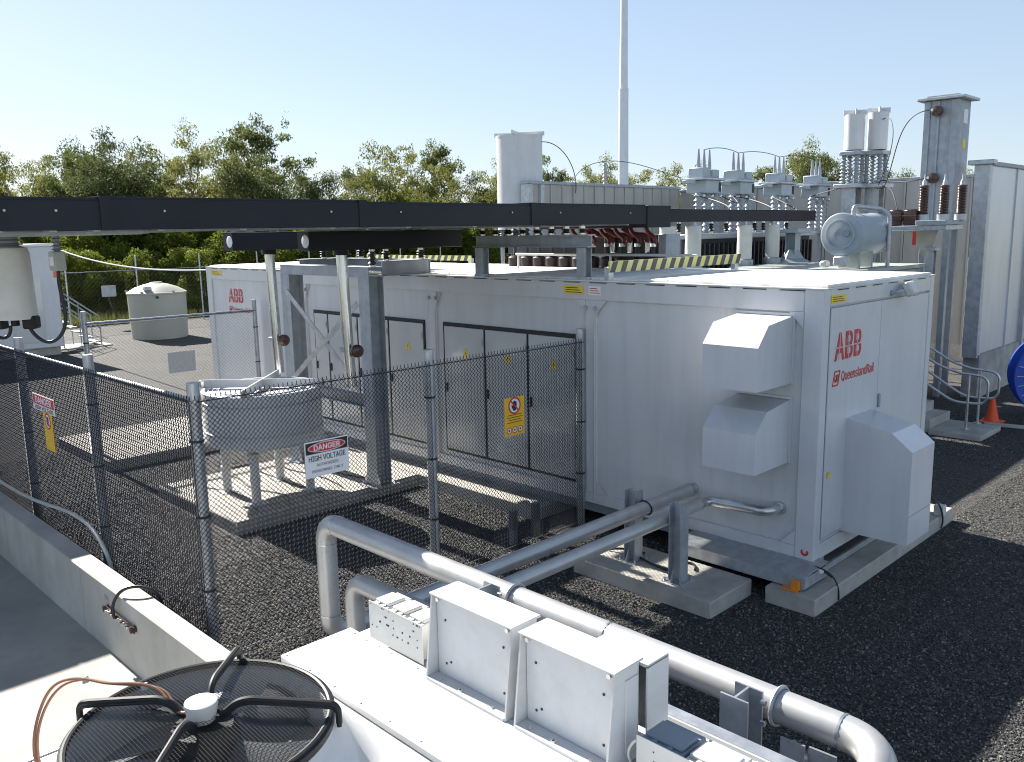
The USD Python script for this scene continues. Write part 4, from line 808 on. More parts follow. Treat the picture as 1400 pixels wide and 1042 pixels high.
def terminal(x0, x1, z1, lab, kinds):
    t = Thing('terminal_block', lab, 'terminal block', loc=((x0 + x1) / 2, -5.9, 1.4)); yf, yb = -5.985, -5.80
    t.add('front_plate', MB().bx(x0, x1, yf - .004, yf, 1.40, z1, .001), 'white_plastic', smooth=False)
    n = len(kinds); wd = (x1 - x0 - .02) / n
    for k, kd in enumerate(kinds):
        a = x0 + .01 + k * wd; b = a + wd - .012; mt = 'grey_plastic' if kd == 'g' else 'white_plastic'
        p = t.add('module', MB().bx(a, b, yf + .001, yb, 1.41, z1 - .012, .006), mt)
        sub(p, 'raised_key', MB().bx(a + .01, b - .01, yf + .03, yb - .04, z1 - .013, z1 + .006, .005), mt, off=-t.loc)
        sub(p, 'screw_cap', MB().cyl((a + wd * .3, yf + .02, z1 - .012), (a + wd * .3, yf + .02, z1 - .006), .012, 10).cyl((a + wd * .65, yf + .02, z1 - .012), (a + wd * .65, yf + .02, z1 - .006), .012, 10), mt, off=-t.loc)
    m = MB(); r = np.random.default_rng(int(x0 * 100))
    for k in range(34): xx, zz = r.uniform(x0 + .02, x1 - .02), r.uniform(1.47, z1 - .015); zz = round(zz / .04) * .04; m.cyl((xx, yf - .002, zz), (xx, yf - .006, zz), r.uniform(.0025, .006), 6)
    t.add('pin_hole', m, 'dark_equipment', kind='stuff')
    t.add('copper_stub', MB().cyl((x1 + .03, yf + .05, 1.40), (x1 + .03, yf + .05, 1.52), .012, 8), 'copper'); return t
terminal(.345, .80, 1.612, 'cream terminal block left of the two white cabinets', 'www'); terminal(2.125, 2.95, 1.60, 'cream terminal block right of the cabinets with one blue grey module', 'gwww')
tag(obj('wire_loop', MB().tube(spline([(2.10, -5.95, 1.42), (2.075, -5.97, 1.47), (2.09, -5.98, 1.53), (2.12, -5.98, 1.57)], 20), .006, 7), 'white_plastic'), 'short white wire loop beside the right terminal block', 'wire')
# transformer in the bund, just out of the picture on the left: it shades the wall and the floor
t = Thing('bund_transformer', 'large grey transformer standing in the concrete bund beyond the left edge', 'transformer', loc=(-11.3, -8, -.57))
t.add('tank', MB().bx(-13.2, -9.75, -10.2, -6.0, -.55, 2.9, .03), 'grey_equipment'); t.add('cover', MB().bx(-13.3, -9.62, -10.3, -5.9, 2.9, 3.0, .02), 'grey_equipment'); t.add('bushing_shelf', MB().bx(-13.2, -9.6, -5.9, -5.3, 2.1, 2.98, .02), 'grey_equipment')
for k in range(8): t.add('radiator_fin', MB().bx(-13.0 + k * .42, -12.94 + k * .42, -11.3, -10.2, .2, 2.6, .02), 'grey_equipment')

# ================================================================== left: cable termination, cabin, tank
t = Thing('cable_termination', 'white cylindrical cable termination hanging below the duct at the left edge', 'cable termination', loc=(-5.66, -6.0, 2.6))
cx_, cy_ = -5.62, -5.97
t.add('cylinder', MB().lathe([(.001, 2.77), (.205, 2.77), (.21, 2.79), (.195, 3.42), (.18, 3.47), (.10, 3.50), (.001, 3.50)], (cx_, cy_, 0), 32), 'white_plastic', smooth=40)
t.add('top_sheds', MB().lathe(insulator(3.49, 3.60, .15, 3, .7), (cx_, cy_, 0), 24), 'porcelain_grey', smooth=60)
for s in (-1, 1): t.add('clamp', MB().rbx((cx_ + s * .115, cy_ + s * .115, 2.735), (.13, .13, .13), rotz=PI / 4, ch=.015), 'black_plastic')
t.add('stem', MB().cyl((cx_, cy_, 2.70), (cx_, cy_, 2.775), .04, 12), 'black_plastic')
t.add('cable', MB().tube(spline([(cx_ + .1, cy_ + .1, 2.68), (cx_ + .14, cy_ + .16, 2.57), (cx_ + .22, cy_ + .24, 2.53), (cx_ + .31, cy_ + .33, 2.62), (cx_ + .335, cy_ + .36, 2.95), (cx_ + .335, cy_ + .36, 3.27)], 50), .018, 10), 'black_cable')
t.add('cable', MB().tube(spline([(cx_ - .1, cy_ - .02, 2.70), (cx_ - .12, cy_ - .1, 2.58), (cx_ - .1, cy_ - .17, 2.62), (cx_ - .06, cy_ - .19, 2.9), (cx_ - .06, cy_ - .19, 3.3)], 50), .018, 10), 'black_cable')
t = Thing('surge_arrester', 'small grey shedded arrester hanging under the duct at the left', 'insulator', loc=(-5.32, -5.62, 3.42))
t.add('shed', MB().lathe(insulator(3.43, 3.605, .055, 5, .5), (-5.33, -5.60, 0), 16), 'porcelain_grey', smooth=60)
b = t.add('counter_box', MB().bx(-5.42, -5.22, -5.66, -5.56, 3.24, 3.43, .008), 'grey_green'); sub(b, 'counter_label', MB().bx(-5.38, -5.27, -5.664, -5.66, 3.29, 3.38), 'sign_white', off=-t.loc)
t.add('orange_tag', MB().bx(-5.43, -5.33, -5.63, -5.62, 3.17, 3.235), 'cone_orange'); 
t = Thing('white_cabin', 'white cabin in the distance behind the hanging cable termination', 'cabin', loc=(-28, 0, G))
t.add('wall', MB().bx(-31, -28, -6.0, 1.30, -.1, 3.33, .02), 'white_paint'); t.add('roof', MB().bx(-31.05, -27.95, -6.05, 1.36, 3.33, 3.42, .02), 'white_roof'); t.add('footing', MB().bx(-30.9, -28.1, -5.9, 1.2, G, -.1), 'concrete'); t.add('door', MB().bx(-28.0, -27.98, -.2, .75, .1, 2.3, .005), 'white_door')
t = Thing('access_stair', 'galvanised access stair with handrails at the right of the distant cabin', 'stairs', loc=(-29.8, 2, G))
for x in (-30.25, -29.35):
    t.add('handrail', MB().tube(rounded([(x, 1.32, 1.75), (x, 1.7, 1.75), (x, 3.0, .72), (x, 3.0, G)], .08), .024, 8), 'galvanised_dull')
    t.add('mid_rail', MB().tube(rounded([(x, 1.32, 1.3), (x, 1.7, 1.3), (x, 3.0, .27)], .08), .018, 8), 'galvanised_dull')
    for y, zt in ((1.7, 1.73), (2.3, 1.25)): t.add('baluster', MB().cyl((x, y, G), (x, y, zt), .02, 8), 'galvanised_dull')
for k in range(5): t.add('tread', MB().bx(-30.2, -29.4, 2.75 - k * .26, 3.0 - k * .26, G + .14 + k * .2, G + .18 + k * .2), 'galvanised_dull', smooth=False)
t.add('landing', MB().bx(-30.25, -29.35, 1.32, 1.75, .72, .77), 'galvanised_dull', smooth=False); t.add('slab', MB().bx(-30.5, -29.1, 1.32, 3.3, G - .02, G + .05), 'concrete')
tx, ty = -30.35, 5.62
t = Thing('water_tank', 'round pale green plastic water tank standing on gravel before the back fence', 'tank', loc=(tx, ty, G))
t.add('shell', MB().lathe([(.001, G), (1.04, G), (1.06, G + .04), (1.10, 1.36), (1.13, 1.38), (1.13, 1.44), (1.08, 1.46)], (tx, ty, 0), 48), 'tank_plastic', smooth=30)
t.add('lid', MB().lathe([(1.10, 1.45), (.8, 1.62), (.45, 1.74), (.25, 1.78), (.22, 1.82), (.001, 1.83)], (tx, ty, 0), 48), 'tank_plastic', smooth=30)
t.add('inlet', MB().bx(tx + .55, tx + .8, ty - .75, ty - .5, 1.55, 1.70, .02), 'white_plastic'); t.add('overflow', MB().cyl((tx + .95, ty - .4, 1.28), (tx + 1.15, ty - .45, 1.28), .05, 12), 'dark_equipment')
for a in (.2, -1.9, -.9): t.add('lifting_lug', MB().rbx((tx + 1.1 * math.cos(a), ty + 1.1 * math.sin(a), 1.47), (.1, .06, .1), rotz=a), 'tank_plastic')
tag(obj('overhead_cable', MB().tube(sag((-28, 1.3, 3.28), (-13.9, .6, 2.86), .30, 24), .022, 6), 'pale_cable'), 'pale cable slung from the distant cabin to the far end of the enclosure', 'cable')

# ================================================================== behind: mast, walls, transformers
t = Thing('lightning_mast', 'very tall slender pale steel mast rising out of the picture', 'mast', loc=(-21.4, 24.2, G))
t.add('shaft', MB().lathe([(.27, G), (.235, 6.0), (.215, 9.9)], (-21.4, 24.2, 0), 20), 'mast_steel', smooth=40)
t.add('shaft', MB().lathe([(.195, 9.7), (.19, 9.9), (.12, 24), (.001, 24.1)], (-21.4, 24.2, 0), 20), 'mast_steel', smooth=40)
t.add('base_flange', MB().cyl((-21.4, 24.2, G), (-21.4, 24.2, G + .05), .45, 20), 'galvanised'); t.add('joint_collar', MB().cyl((-21.4, 24.2, 9.62), (-21.4, 24.2, 9.92), .225, 20), 'mast_steel')
def clad(label, x0, x1, y0, y1, z0, z1, axis, pitch, mat='wall_cladding'):
    """a wall of upright sheet panels, each with a raised seam, between end posts under a cap"""
    t = Thing('blast_wall', label, 'wall', loc=((x0 + x1) / 2, (y0 + y1) / 2, z0)); L = (x1 - x0) if axis == 'x' else (y1 - y0); n = int(round(L / pitch)); r = np.random.default_rng(int(abs(x0) * 7 + L))
    for k in range(n):
        a, b = k * L / n, (k + 1) * L / n; m = MB(); e = .006 * (k % 2)
        if axis == 'x': m.bx(x0 + a + .006, x0 + b - .006, y0 + e, y1 - e, z0, z1).bx(x0 + b - .05, x0 + b - .006, y0 - .03, y0 + .02, z0, z1)
        else: m.bx(x0 + e, x1 - e, y0 + a + .006, y0 + b - .006, z0, z1).bx(x1 - .02, x1 + .03, y0 + b - .05, y0 + b - .006, z0, z1)
        t.add('panel', m, mat, smooth=False)
    t.add('cap', MB().bx(x0 - .05, x1 + .05, y0 - .05, y1 + .05, z1, z1 + .09, .01), 'galvanised_dull', smooth=False)
    t.add('plinth', MB().bx(x0 - .06, x1 + .06, y0 - .06, y1 + .06, G - .02, z0), 'concrete')
    return t
ta = clad('grey sheet clad wall left of the tall mast with pale seams', -14.2, -14.0, 10.1, 17.9, .3, 4.93, 'y', .52)
for y in (10.1, 10.6): ta.add('end_post', MB().bx(-14.26, -13.93, y, y + .16, G, 4.92), 'galvanised')
clad('grey brown sheet clad wall behind the transformers', -14.0, -2.46, 18.0, 18.2, .1, 4.82, 'x', .62)
tc = clad('grey metal clad wall end at the right, nearest the cable reel', -2.44, -2.22, 12.5, 18.2, .62, 4.78, 'y', 1.9, 'sheet_metal')
tc.add('end_post', MB().bx(-2.50, -2.18, 12.28, 12.46, .55, 4.80, .01), 'galvanised'); tc.add('mid_post', MB().bx(-2.2, -2.12, 15.5, 15.62, .5, 4.78, .008), 'galvanised')
tc.add('end_cap', MB().bx(-2.62, -2.1, 12.2, 12.48, 4.80, 4.90, .01), 'galvanised')
def drum_stack(x, y, zb, zt, r, label, legs=4, name='drum_reactor'):
    t = Thing(name, label, 'reactor', loc=(x, y, G))
    t.add('drum', MB().lathe([(.001, zb), (r, zb), (r * 1.01, zb + .05), (r, zb + .08), (r, zt - .1), (r * 1.02, zt - .08), (r * 1.02, zt - .02), (r * .8, zt - .02), (r * .78, zt - .06), (.001, zt - .06)], (x, y, 0), 36), 'reactor_white', smooth=35)
    for k in range(2): t.add('spider_arm', MB().rbx((x, y, zt + .03 + .002 * k), (r * 2.25, .03, .12), rotz=.5 + k * PI / 2), 'reactor_white', smooth=False)
    return t
t = drum_stack(-13.9 - 1.0, 10.7, 3.6, 6.42, .70, 'tall white drum standing behind the black duct, left of the mast')
t.add('support', MB().bx(-15.4, -14.4, 10.2, 11.2, 3.1, 3.3, .02), 'galvanised')
for a in (-1, 1):
    for b in (-1, 1): t.add('leg', MB().lathe(insulator(3.3, 3.6, .09, 4), (-14.9 + a * .4, 10.7 + b * .4, 0), 12), 'porcelain_grey', smooth=60); t.add('leg', MB().cyl((-14.9 + a * .4, 10.7 + b * .4, G), (-14.9 + a * .4, 10.7 + b * .4, 3.1), .06, 10), 'galvanised')
tag(obj('jumper_cable', MB().tube(spline([(-14.3, 11.0, 6.2), (-14.1, 11.7, 6.0), (-13.95, 12.1, 5.4), (-13.9, 12.15, 4.7)], 24), .013, 6), 'galvanised_wire'), 'thin cable curving down from the tall white drum', 'cable')
tag(obj('jumper_cable', MB().tube(spline([(-17.3, 15.7, 5.0), (-17.1, 16.3, 5.8), (-16.8, 17.2, 6.07), (-16.0, 19.2, 5.8), (-15.2, 21.8, 5.35)], 30), .013, 6), 'galvanised_wire'), 'thin cable arching over a shedded insulator left of the mast', 'cable')
post_ins((-16.82, 17.2, 4.75), 1.3, .10, 'porcelain_grey', 'shedded grey post insulator left of the tall mast', None, 9)
# switch boxes with spikes above the black duct
def breaker(x, y, lab):
    t = Thing('circuit_breaker', lab, 'breaker', loc=(x, y, 3.5))
    z = 4.45
    t.add('lower_case', MB().bx(x - .28, x + .28, y - .34, y + .36, z - .06, z + .25, .02), 'grey_equipment')
    for k, h_ in ((-.36, .55), (.04, .51)): t.add('upper_case', MB().bx(x - .22, x + .22, y + k, y + k + .32, z + .30, z + h_, .02), 'grey_equipment')
    t.add('shelf', MB().bx(x - .34, x + .34, y - .50, y + .46, z + .25, z + .30, .005), 'galvanised'); t.add('side_arm', MB().bx(x - .1, x + .1, y - .78, y - .5, z + .16, z + .25, .01), 'grey_equipment')
    t.add('dark_slot', MB().bx(x + .281, x + .29, y + .24, y + .34, z - .02, z + .2), 'dark_equipment')
    for k in (-1, 0, 1):
        t.add('spike', MB().lathe([(.05, z + .50), (.045, z + .70), (.03, z + .86), (.018, z + 1.0), (.001, z + 1.0)], (x, y + k * .24, 0), 10), 'porcelain_grey')
        t.add('bushing', MB().lathe(insulator(3.45, z - .06, .115, 8, .62), (x + .1, y + k * .38, 0), 14), 'porcelain_grey', smooth=60); t.add('ball', MB().raw(trimesh.creation.icosphere(2, .05)).mesh().apply_translation((x + .20, y + k * .38 + .08, z - .12)), 'steel_bright')
    t.add('frame', MB().bx(x - .15, x + .15, y - .5, y + .5, 3.33, 3.45), 'galvanised_dull')
    for k in (-.45, .45): t.add('leg', hbeam((x, y + k, G), (x, y + k, 3.33), .12, .01), 'galvanised_dull', smooth=False)
    return t
breaker(-8.0, 10.15, 'grey breaker with three spikes, leftmost above the rear duct'); breaker(-8.0, 11.75, 'grey breaker with three spikes, second from the left above the rear duct')
breaker(-8.0, 13.9, 'grey breaker with three spikes, third from the left above the rear duct'); breaker(-8.0, 16.1, 'grey breaker with three spikes, rightmost above the rear duct')
for y0, y1, zz in ((10.15, 11.75, 'first and second'), (11.75, 13.9, 'second and third'), (13.9, 16.1, 'third and fourth')):
    tag(obj('jumper_cable', MB().tube(sag((-8, y0, 5.44), (-8, y1, 5.44), -.08, 14), .009, 5), 'galvanised_wire'), 'thin jumper cable between the %s spiked breakers from the left' % zz, 'cable', 'jumpers between breakers')
for ki, (y, zb) in enumerate(((5.95, 2.9), (6.85, 2.9), (8.9, 2.9), (10.15, 2.9))):
    t = Thing('support_cylinder', 'white cylinder standing under the rear black duct, %s from the left' % ORD[ki], 'insulator', 'white cylinders under the rear duct', loc=(-6.1, y, 1.2))
    t.add('cylinder', MB().lathe([(.001, zb - .05), (.16, zb - .05), (.165, zb), (.165, 3.58), (.15, 3.60), (.001, 3.60)], (-6.1, y, 0), 20), 'white_plastic'); t.add('base', MB().lathe([(.19, G), (.19, 2.7), (.20, 2.72), (.20, 2.83), (.14, 2.86)], (-6.1, y, 0), 16), 'galvanised_dull'); t.add('neck', MB().cyl((-6.1, y, 3.6), (-6.1, y, 3.68), .06, 10), 'galvanised')
for ki, y in enumerate((6.4, 7.6, 8.2, 9.4, 9.8, 10.9)): post_ins((-6.15, y, 3.45), .225, .06, 'dark_equipment', 'short black insulator with bright cap under the rear duct, %s from the left' % ORD[ki], 'insulators under the rear duct', 3)
t = Thing('radiator_bank', 'black radiator bank behind the white cylinders and rear duct', 'radiator', loc=(-7.1, 11, G))
t.add('core', MB().bx(-7.3, -7.05, 8.2, 13.9, .2, 3.30), 'dark_equipment')
for k in range(28): t.add('fin', MB().bx(-7.05, -6.85, 8.25 + k * .2, 8.30 + k * .2, .4, 3.2), 'dark_equipment', smooth=False)
t.add('header', MB().bx(-7.3, -6.9, 8.1, 14.0, 3.30, 3.42, .02), 'grey_equipment'); t.add('footing', MB().bx(-7.6, -6.8, 8.0, 14.1, G - .01, .2), 'concrete')
t = Thing('steel_column', 'grey steel column with flared foot behind the enclosure roof, below the rear duct end', 'column', loc=(-6.0, 10.9, G))
t.add('shaft', hbeam((-6.0, 10.95, G + .02), (-6.0, 10.95, 3.4), .26, .016, flange_n=(1, 0, 0)), 'grey_equipment', smooth=False); t.add('foot', MB().lathe([(.55, 2.55), (.55, 2.68), (.3, 2.80), (.16, 3.0)], (-6.0, 10.95, 0), 4), 'grey_equipment', smooth=False); t.add('head', MB().bx(-6.3, -5.7, 10.6, 11.3, 3.4, 3.5, .01), 'grey_equipment')
t = Thing('equipment_kiosk', 'low grey equipment kiosk hidden behind the white enclosure, shading the gravel at the right', 'kiosk', loc=(-5, 6, G))
t.add('body', MB().bx(-6.9, -4.02, 3.7, 8.0, -.2, 2.42, .02), 'grey_green'); t.add('roof', MB().bx(-6.95, -3.98, 3.65, 8.05, 2.42, 2.5, .01), 'grey_green'); t.add('footing', MB().bx(-7.0, -3.9, 3.6, 8.1, G - .02, -.2), 'concrete')
# oil conservator
t = Thing('transformer', 'grey transformer with a fat horizontal oil drum on top behind the enclosure', 'transformer', loc=(-3.7, 9.2, G))
t.add('tank', MB().bx(-6.0, -3.1, 8.3, 11.2, -.1, 2.62, .03), 'grey_green'); t.add('tank_cover', MB().bx(-6.08, -3.02, 8.22, 11.28, 2.62, 2.70, .01), 'grey_green')
t.add('oil_drum', MB().lathe([(.001, -.03), (.40, 0), (.43, .02), (.43, .05), (.41, .06), (.41, 1.42), (.43, 1.43), (.43, 1.46), (.40, 1.48), (.001, 1.52)], (-3.64, 8.34, 3.37), 40, 'y'), 'grey_equipment', smooth=35)
t.add('end_flange', MB().lathe([(.26, -.045), (.29, -.045), (.29, -.02)], (-3.64, 8.34, 3.37), 32, 'y'), 'grey_equipment')
for y in (8.75, 9.35): t.add('drum_saddle', MB().bx(-3.85, -3.43, y, y + .08, 2.70, 3.10), 'grey_green', smooth=False)
t.add('oil_pipe', MB().tube(rounded([(-3.5, 8.55, 3.7), (-3.5, 8.55, 3.92), (-3.35, 9.55, 3.86), (-3.2, 9.6, 3.75), (-3.2, 9.6, 2.7)], .12), .045, 10).cyl((-3.6, 8.95, 3.75), (-3.6, 8.95, 3.95), .06, 10), 'galvanised')
t.add('gauge', MB().cyl((-3.52, 8.31, 3.40), (-3.52, 8.285, 3.40), .07, 16), 'grey_plastic'); t.add('valve', MB().bx(-3.75, -3.5, 8.25, 8.5, 2.75, 2.95, .03), 'white_plastic'); t.add('valve', MB().bx(-4.05, -3.9, 8.3, 8.5, 2.72, 2.85, .03), 'white_plastic')
for k, (a, b, c_) in enumerate((((-7.9, 9.5, 4.35), (-7.0, 9.2, 4.15), (-6.2, 8.4, 3.95)), ((-7.9, 11.3, 4.35), (-7.1, 11.0, 4.2), (-6.2, 10.4, 3.95)), ((-7.9, 13.4, 4.35), (-7.2, 12.6, 4.2), (-6.25, 11.6, 3.95)), ((-7.9, 10.6, 4.4), (-7.5, 10.9, 4.15), (-7.9, 11.2, 4.4)), ((-7.9, 15.6, 4.4), (-6.8, 14.6, 4.5), (-5.3, 13.0, 4.6)))):
    tag(obj('dropper_cable', MB().tube(spline((a, b, c_), 16), .014, 6), 'dark_equipment'), 'dark dropper cable among the grey breakers, %s from the left' % ORD[k], 'cable')
# white twin drums on shedded legs
for (x, y, zt, lab) in ((-5.42, 12.75, 6.22, 'left of the two white drums on shedded insulators at the right'), (-5.02, 13.15, 6.26, 'right of the two white drums on shedded insulators at the right')):
    t = drum_stack(x, y, 5.36, zt, .235, lab)
    t.add('base_ring', MB().bx(x - .25, x + .25, y - .25, y + .25, 5.24, 5.33, .01), 'galvanised_dull')
    for a in (-1, 1):
        for b in (-1, 1): t.add('shedded_leg', MB().lathe(insulator(4.55, 5.24, .095, 8, .5), (x + a * .16, y + b * .16, 0), 14), 'porcelain_grey', smooth=60)
    t.add('plate', MB().bx(x - .33, x + .33, y - .33, y + .33, 4.45, 4.55, .01), 'galvanised'); t.add('column', hbeam((x, y, G), (x, y, 4.45), .34, .016, flange_n=(0, 1, 0)), 'galvanised', smooth=False)
# tall galvanised tower
t = Thing('steel_cabinet', 'tall galvanised cabinet tower with flat overhanging cap', 'cabinet', loc=(-3.2, 12.35, G))
t.add('body', MB().bx(-3.53, -2.80, 12.02, 12.72, 3.62, 6.22, .01), 'galvanised_dull', smooth=False)
for x0, x1 in ((-3.53, -3.40), (-2.96, -2.80), (-3.25, -3.20)): t.add('flange', MB().bx(x0, x1, 11.99, 12.03, 3.62, 6.21, .004), 'galvanised_dull', smooth=False)
for x_ in (-3.42, -2.92):
    for y_ in (12.12, 12.62): t.add('leg', MB().bx(x_ - .06, x_ + .06, y_ - .06, y_ + .06, G, 3.6, .006), 'galvanised_dull')
t.add('base_frame', MB().bx(-3.56, -2.78, 11.98, 12.75, 3.56, 3.62, .005), 'galvanised')
t.add('cap', MB().bx(-3.66, -2.66, 11.88, 12.86, 6.22, 6.28, .01).bx(-3.5, -2.85, 12.05, 12.7, 6.29, 6.33), 'galvanised', smooth=False)
t.add('label_plate', MB().bx(-2.80, -2.794, 12.3, 12.55, 5.72, 6.02), 'sign_white'); t.add('label_plate', MB().bx(-2.80, -2.794, 12.32, 12.5, 5.2, 5.37), 'sticker_yellow')
for z in (5.98, 4.55): t.add('bushing', MB().lathe([(.001, .12), (.04, .12), (.11, .15), (.115, .18), (.08, .2), (.115, .23), (.11, .27), (.06, .3)], (-3.22, 11.69, z), 18, 'y'), 'porcelain_brown', smooth=50); t.add('stud', MB().cyl((-3.22, 11.58, z), (-3.22, 11.7, z), .03, 8), 'steel_bright')
for pts, lab in (([(-3.22, 11.6, 5.98), (-3.55, 11.6, 5.92), (-4.05, 11.9, 5.3), (-4.3, 12.2, 4.75), (-4.6, 12.6, 4.42), (-4.85, 12.9, 4.42)], 'thin cable curving from the top of the tall cabinet to the white drums'), ([(-4.85, 13.0, 6.05), (-4.55, 12.7, 6.0), (-4.35, 12.4, 5.55), (-4.4, 12.3, 5.0), (-4.7, 12.6, 4.5)], 'thin cable looping down from the top of the white drums'),
                 ([(-4.75, 12.8, 4.5), (-4.3, 12.2, 4.4), (-3.9, 11.6, 4.1), (-3.7, 11.3, 3.6), (-3.68, 11.2, 3.5)], 'thick cable dropping from the white drums behind the oil drum'), ([(-3.22, 11.6, 4.55), (-3.6, 11.6, 4.5), (-4.1, 12.0, 4.52), (-4.8, 12.8, 4.6)], 'thin cable from the lower bushing of the tall cabinet')):
    tag(obj('jumper_cable', MB().tube(spline(pts, 40), .011, 6), 'galvanised_wire'), lab, 'cable')
t = Thing('bushing_stand', 'galvanised stand carrying brown bushings at the foot of the tall cabinet', 'stand', loc=(-2.9, 10.6, G))
t.add('top_plate', MB().bx(-3.62, -2.35, 10.35, 11.35, 3.42, 3.52, .008), 'galvanised', smooth=False); t.add('cross_member', MB().bx(-2.95, -2.35, 10.3, 11.4, 3.53, 3.62, .008), 'galvanised_dull', smooth=False)
t.add('leg', hbeam((-2.75, 10.75, G), (-2.75, 10.75, 3.0), .16, .012), 'galvanised', smooth=False); t.add('head_plate', MB().bx(-2.88, -2.62, 10.6, 10.9, 3.0, 3.06), 'galvanised')
t.add('hopper', MB().prism([(-3.3, 3.42), (-2.65, 3.42), (-2.8, 2.75)], (0, 10.75, 0), EX, EZ, -.03), 'wall_cladding', smooth=False); t.add('red_tag', MB().bx(-3.0, -2.93, 10.33, 10.35, 3.12, 3.40), 'sign_red')
for x, y, lab in ((-2.92, 10.6, 'brown bushing, leftmost of three on the stand'), (-2.60, 10.85, 'brown bushing in the middle of three on the stand'), (-2.37, 11.2, 'brown bushing at the right of three, beside the clad wall')):
    t = Thing('brown_bushing', lab, 'bushing', loc=(x, y, 3.6)); z0 = 3.53 if x < -2.95 else 3.625
    t.add('base', MB().cyl((x, y, z0), (x, y, z0 + .12), .12, 16), 'galvanised'); t.add('shed', MB().lathe(insulator(z0 + .12, z0 + .72, .115, 11, .78), (x, y, 0), 18), 'porcelain_brown', smooth=60); t.add('stud', MB().lathe([(.05, z0 + .72), (.04, z0 + .8), (.016, z0 + .84), (.016, z0 + .95), (.001, z0 + .95)], (x, y, 0), 10), 'galvanised')
for x in (-3.42, -3.12):
    t = Thing('resin_block', ('left' if x < -3.3 else 'right') + ' one of two dark brown resin blocks beside the brown bushings', 'current transformer', 'brown resin blocks on the stand', loc=(x, 10.5, 3.52))
    t.add('block', MB().bx(x - .13, x + .13, 10.4, 10.62, 3.52, 3.86, .03), 'porcelain_brown'); t.add('ridge', MB().bx(x - .145, x + .145, 10.385, 10.635, 3.60, 3.64, .01).bx(x - .145, x + .145, 10.385, 10.635, 3.70, 3.74, .01), 'porcelain_brown')

# ================================================================== right: steps, rails, cone, reel
t = Thing('concrete_steps', 'concrete steps behind the right end of the enclosure', 'steps', loc=(-1.4, 8.9, G))
t.add('landing', MB().bx(-1.72, -.80, 8.25, 9.42, G - .03, -.29, .01), 'concrete')
for k in range(4): t.add('step', MB().bx(-2.05 - k * .32, -1.72 - k * .32 if k else -1.722, 8.35, 9.42, G, -.12 + k * .175, .008), 'concrete')
t.add('platform', MB().bx(-3.02, -2.98, 8.35, 9.42, G, .55, .01), 'concrete')
t = Thing('hand_rail', 'nearer looped steel handrail of the concrete steps', 'handrail', loc=(-1.2, 8.69, -.3))
def looprail(t, y):
    P = rounded([(-3.2, y, 1.75), (-1.75, y, .88), (-1.35, y, .77), (-1.2, y, .77), (-.87, y, .74), (-.87, y, .24), (-1.2, y, .22), (-1.45, y, .22), (-1.75, y, .38), (-3.2, y, 1.30)], .16, 7)
    t.add('rail', MB().tube(P, .024, 10), 'steel_pipe'); t.add('post', MB().cyl((-1.2, y, -.285), (-1.2, y, .77), .026, 12), 'steel_pipe'); t.add('base_flange', MB().cyl((-1.2, y, -.289), (-1.2, y, -.27), .07, 14), 'steel_pipe'); t.add('post', MB().cyl((-2.5, y, .1), (-2.5, y, 1.33), .026, 12), 'steel_pipe')
looprail(t, 8.69)
t = Thing('hand_rail', 'farther looped steel handrail of the concrete steps', 'handrail', loc=(-1.2, 9.5, -.3)); looprail(t, 9.35)
t = Thing('traffic_cone', 'orange traffic cone standing by the steps', 'cone', loc=(-1.16, 10.1, G))
t.add('body', MB().lathe([(.15, G + .03), (.13, G + .06), (.035, G + .49), (.025, G + .50), (.001, G + .50)], (-1.16, 10.1, 0), 24), 'cone_orange'); t.add('base', MB().bx(-1.36, -.96, 9.9, 10.3, G, G + .03, .008), 'cone_orange')
dn = np.array([.42, -.91, 0]); dn /= np.linalg.norm(dn); rc = np.array([-.22, 11.1, G + .86]); rv = np.array([-dn[1], dn[0], 0])
t = Thing('cable_reel', 'big blue steel cable reel cut by the right edge', 'cable reel', loc=(rc[0], rc[1], G))
for s in (0, -1):
    o = rc + dn * s * .7
    fl = t.add('flange', MB().lathe([(.10, -.012), (.80, -.012), (.84, -.02), (.86, 0), (.84, .02), (.80, .012), (.10, .012), (.10, -.012)], o, 48, d=dn), 'reel_blue', smooth=35)
    for k in range(24):
        a = k * PI / 12; e = rv * math.cos(a) + np.array([0, 0, 1]) * math.sin(a)
        if s == 0: sub(fl, 'rib', MB().cyl(o + e * .30 + dn * .018, o + e * .80 + dn * .018, .014, 6), 'galvanised' if k % 1 == 0 else 'reel_blue', off=-t.loc)
t.add('hub', MB().cyl(rc - dn * .75, rc + dn * .04, .14, 20), 'reel_blue'); t.add('barrel', MB().cyl(rc - dn * .68, rc - dn * .02, .45, 32), 'black_cable')
tag(obj('timber_plank', MB().rbx((-.35, 9.9, G + .03), (1.7, .14, .05), rotz=.2, ch=.005), 'concrete'), 'pale plank lying on the gravel by the cone and the reel', 'plank')

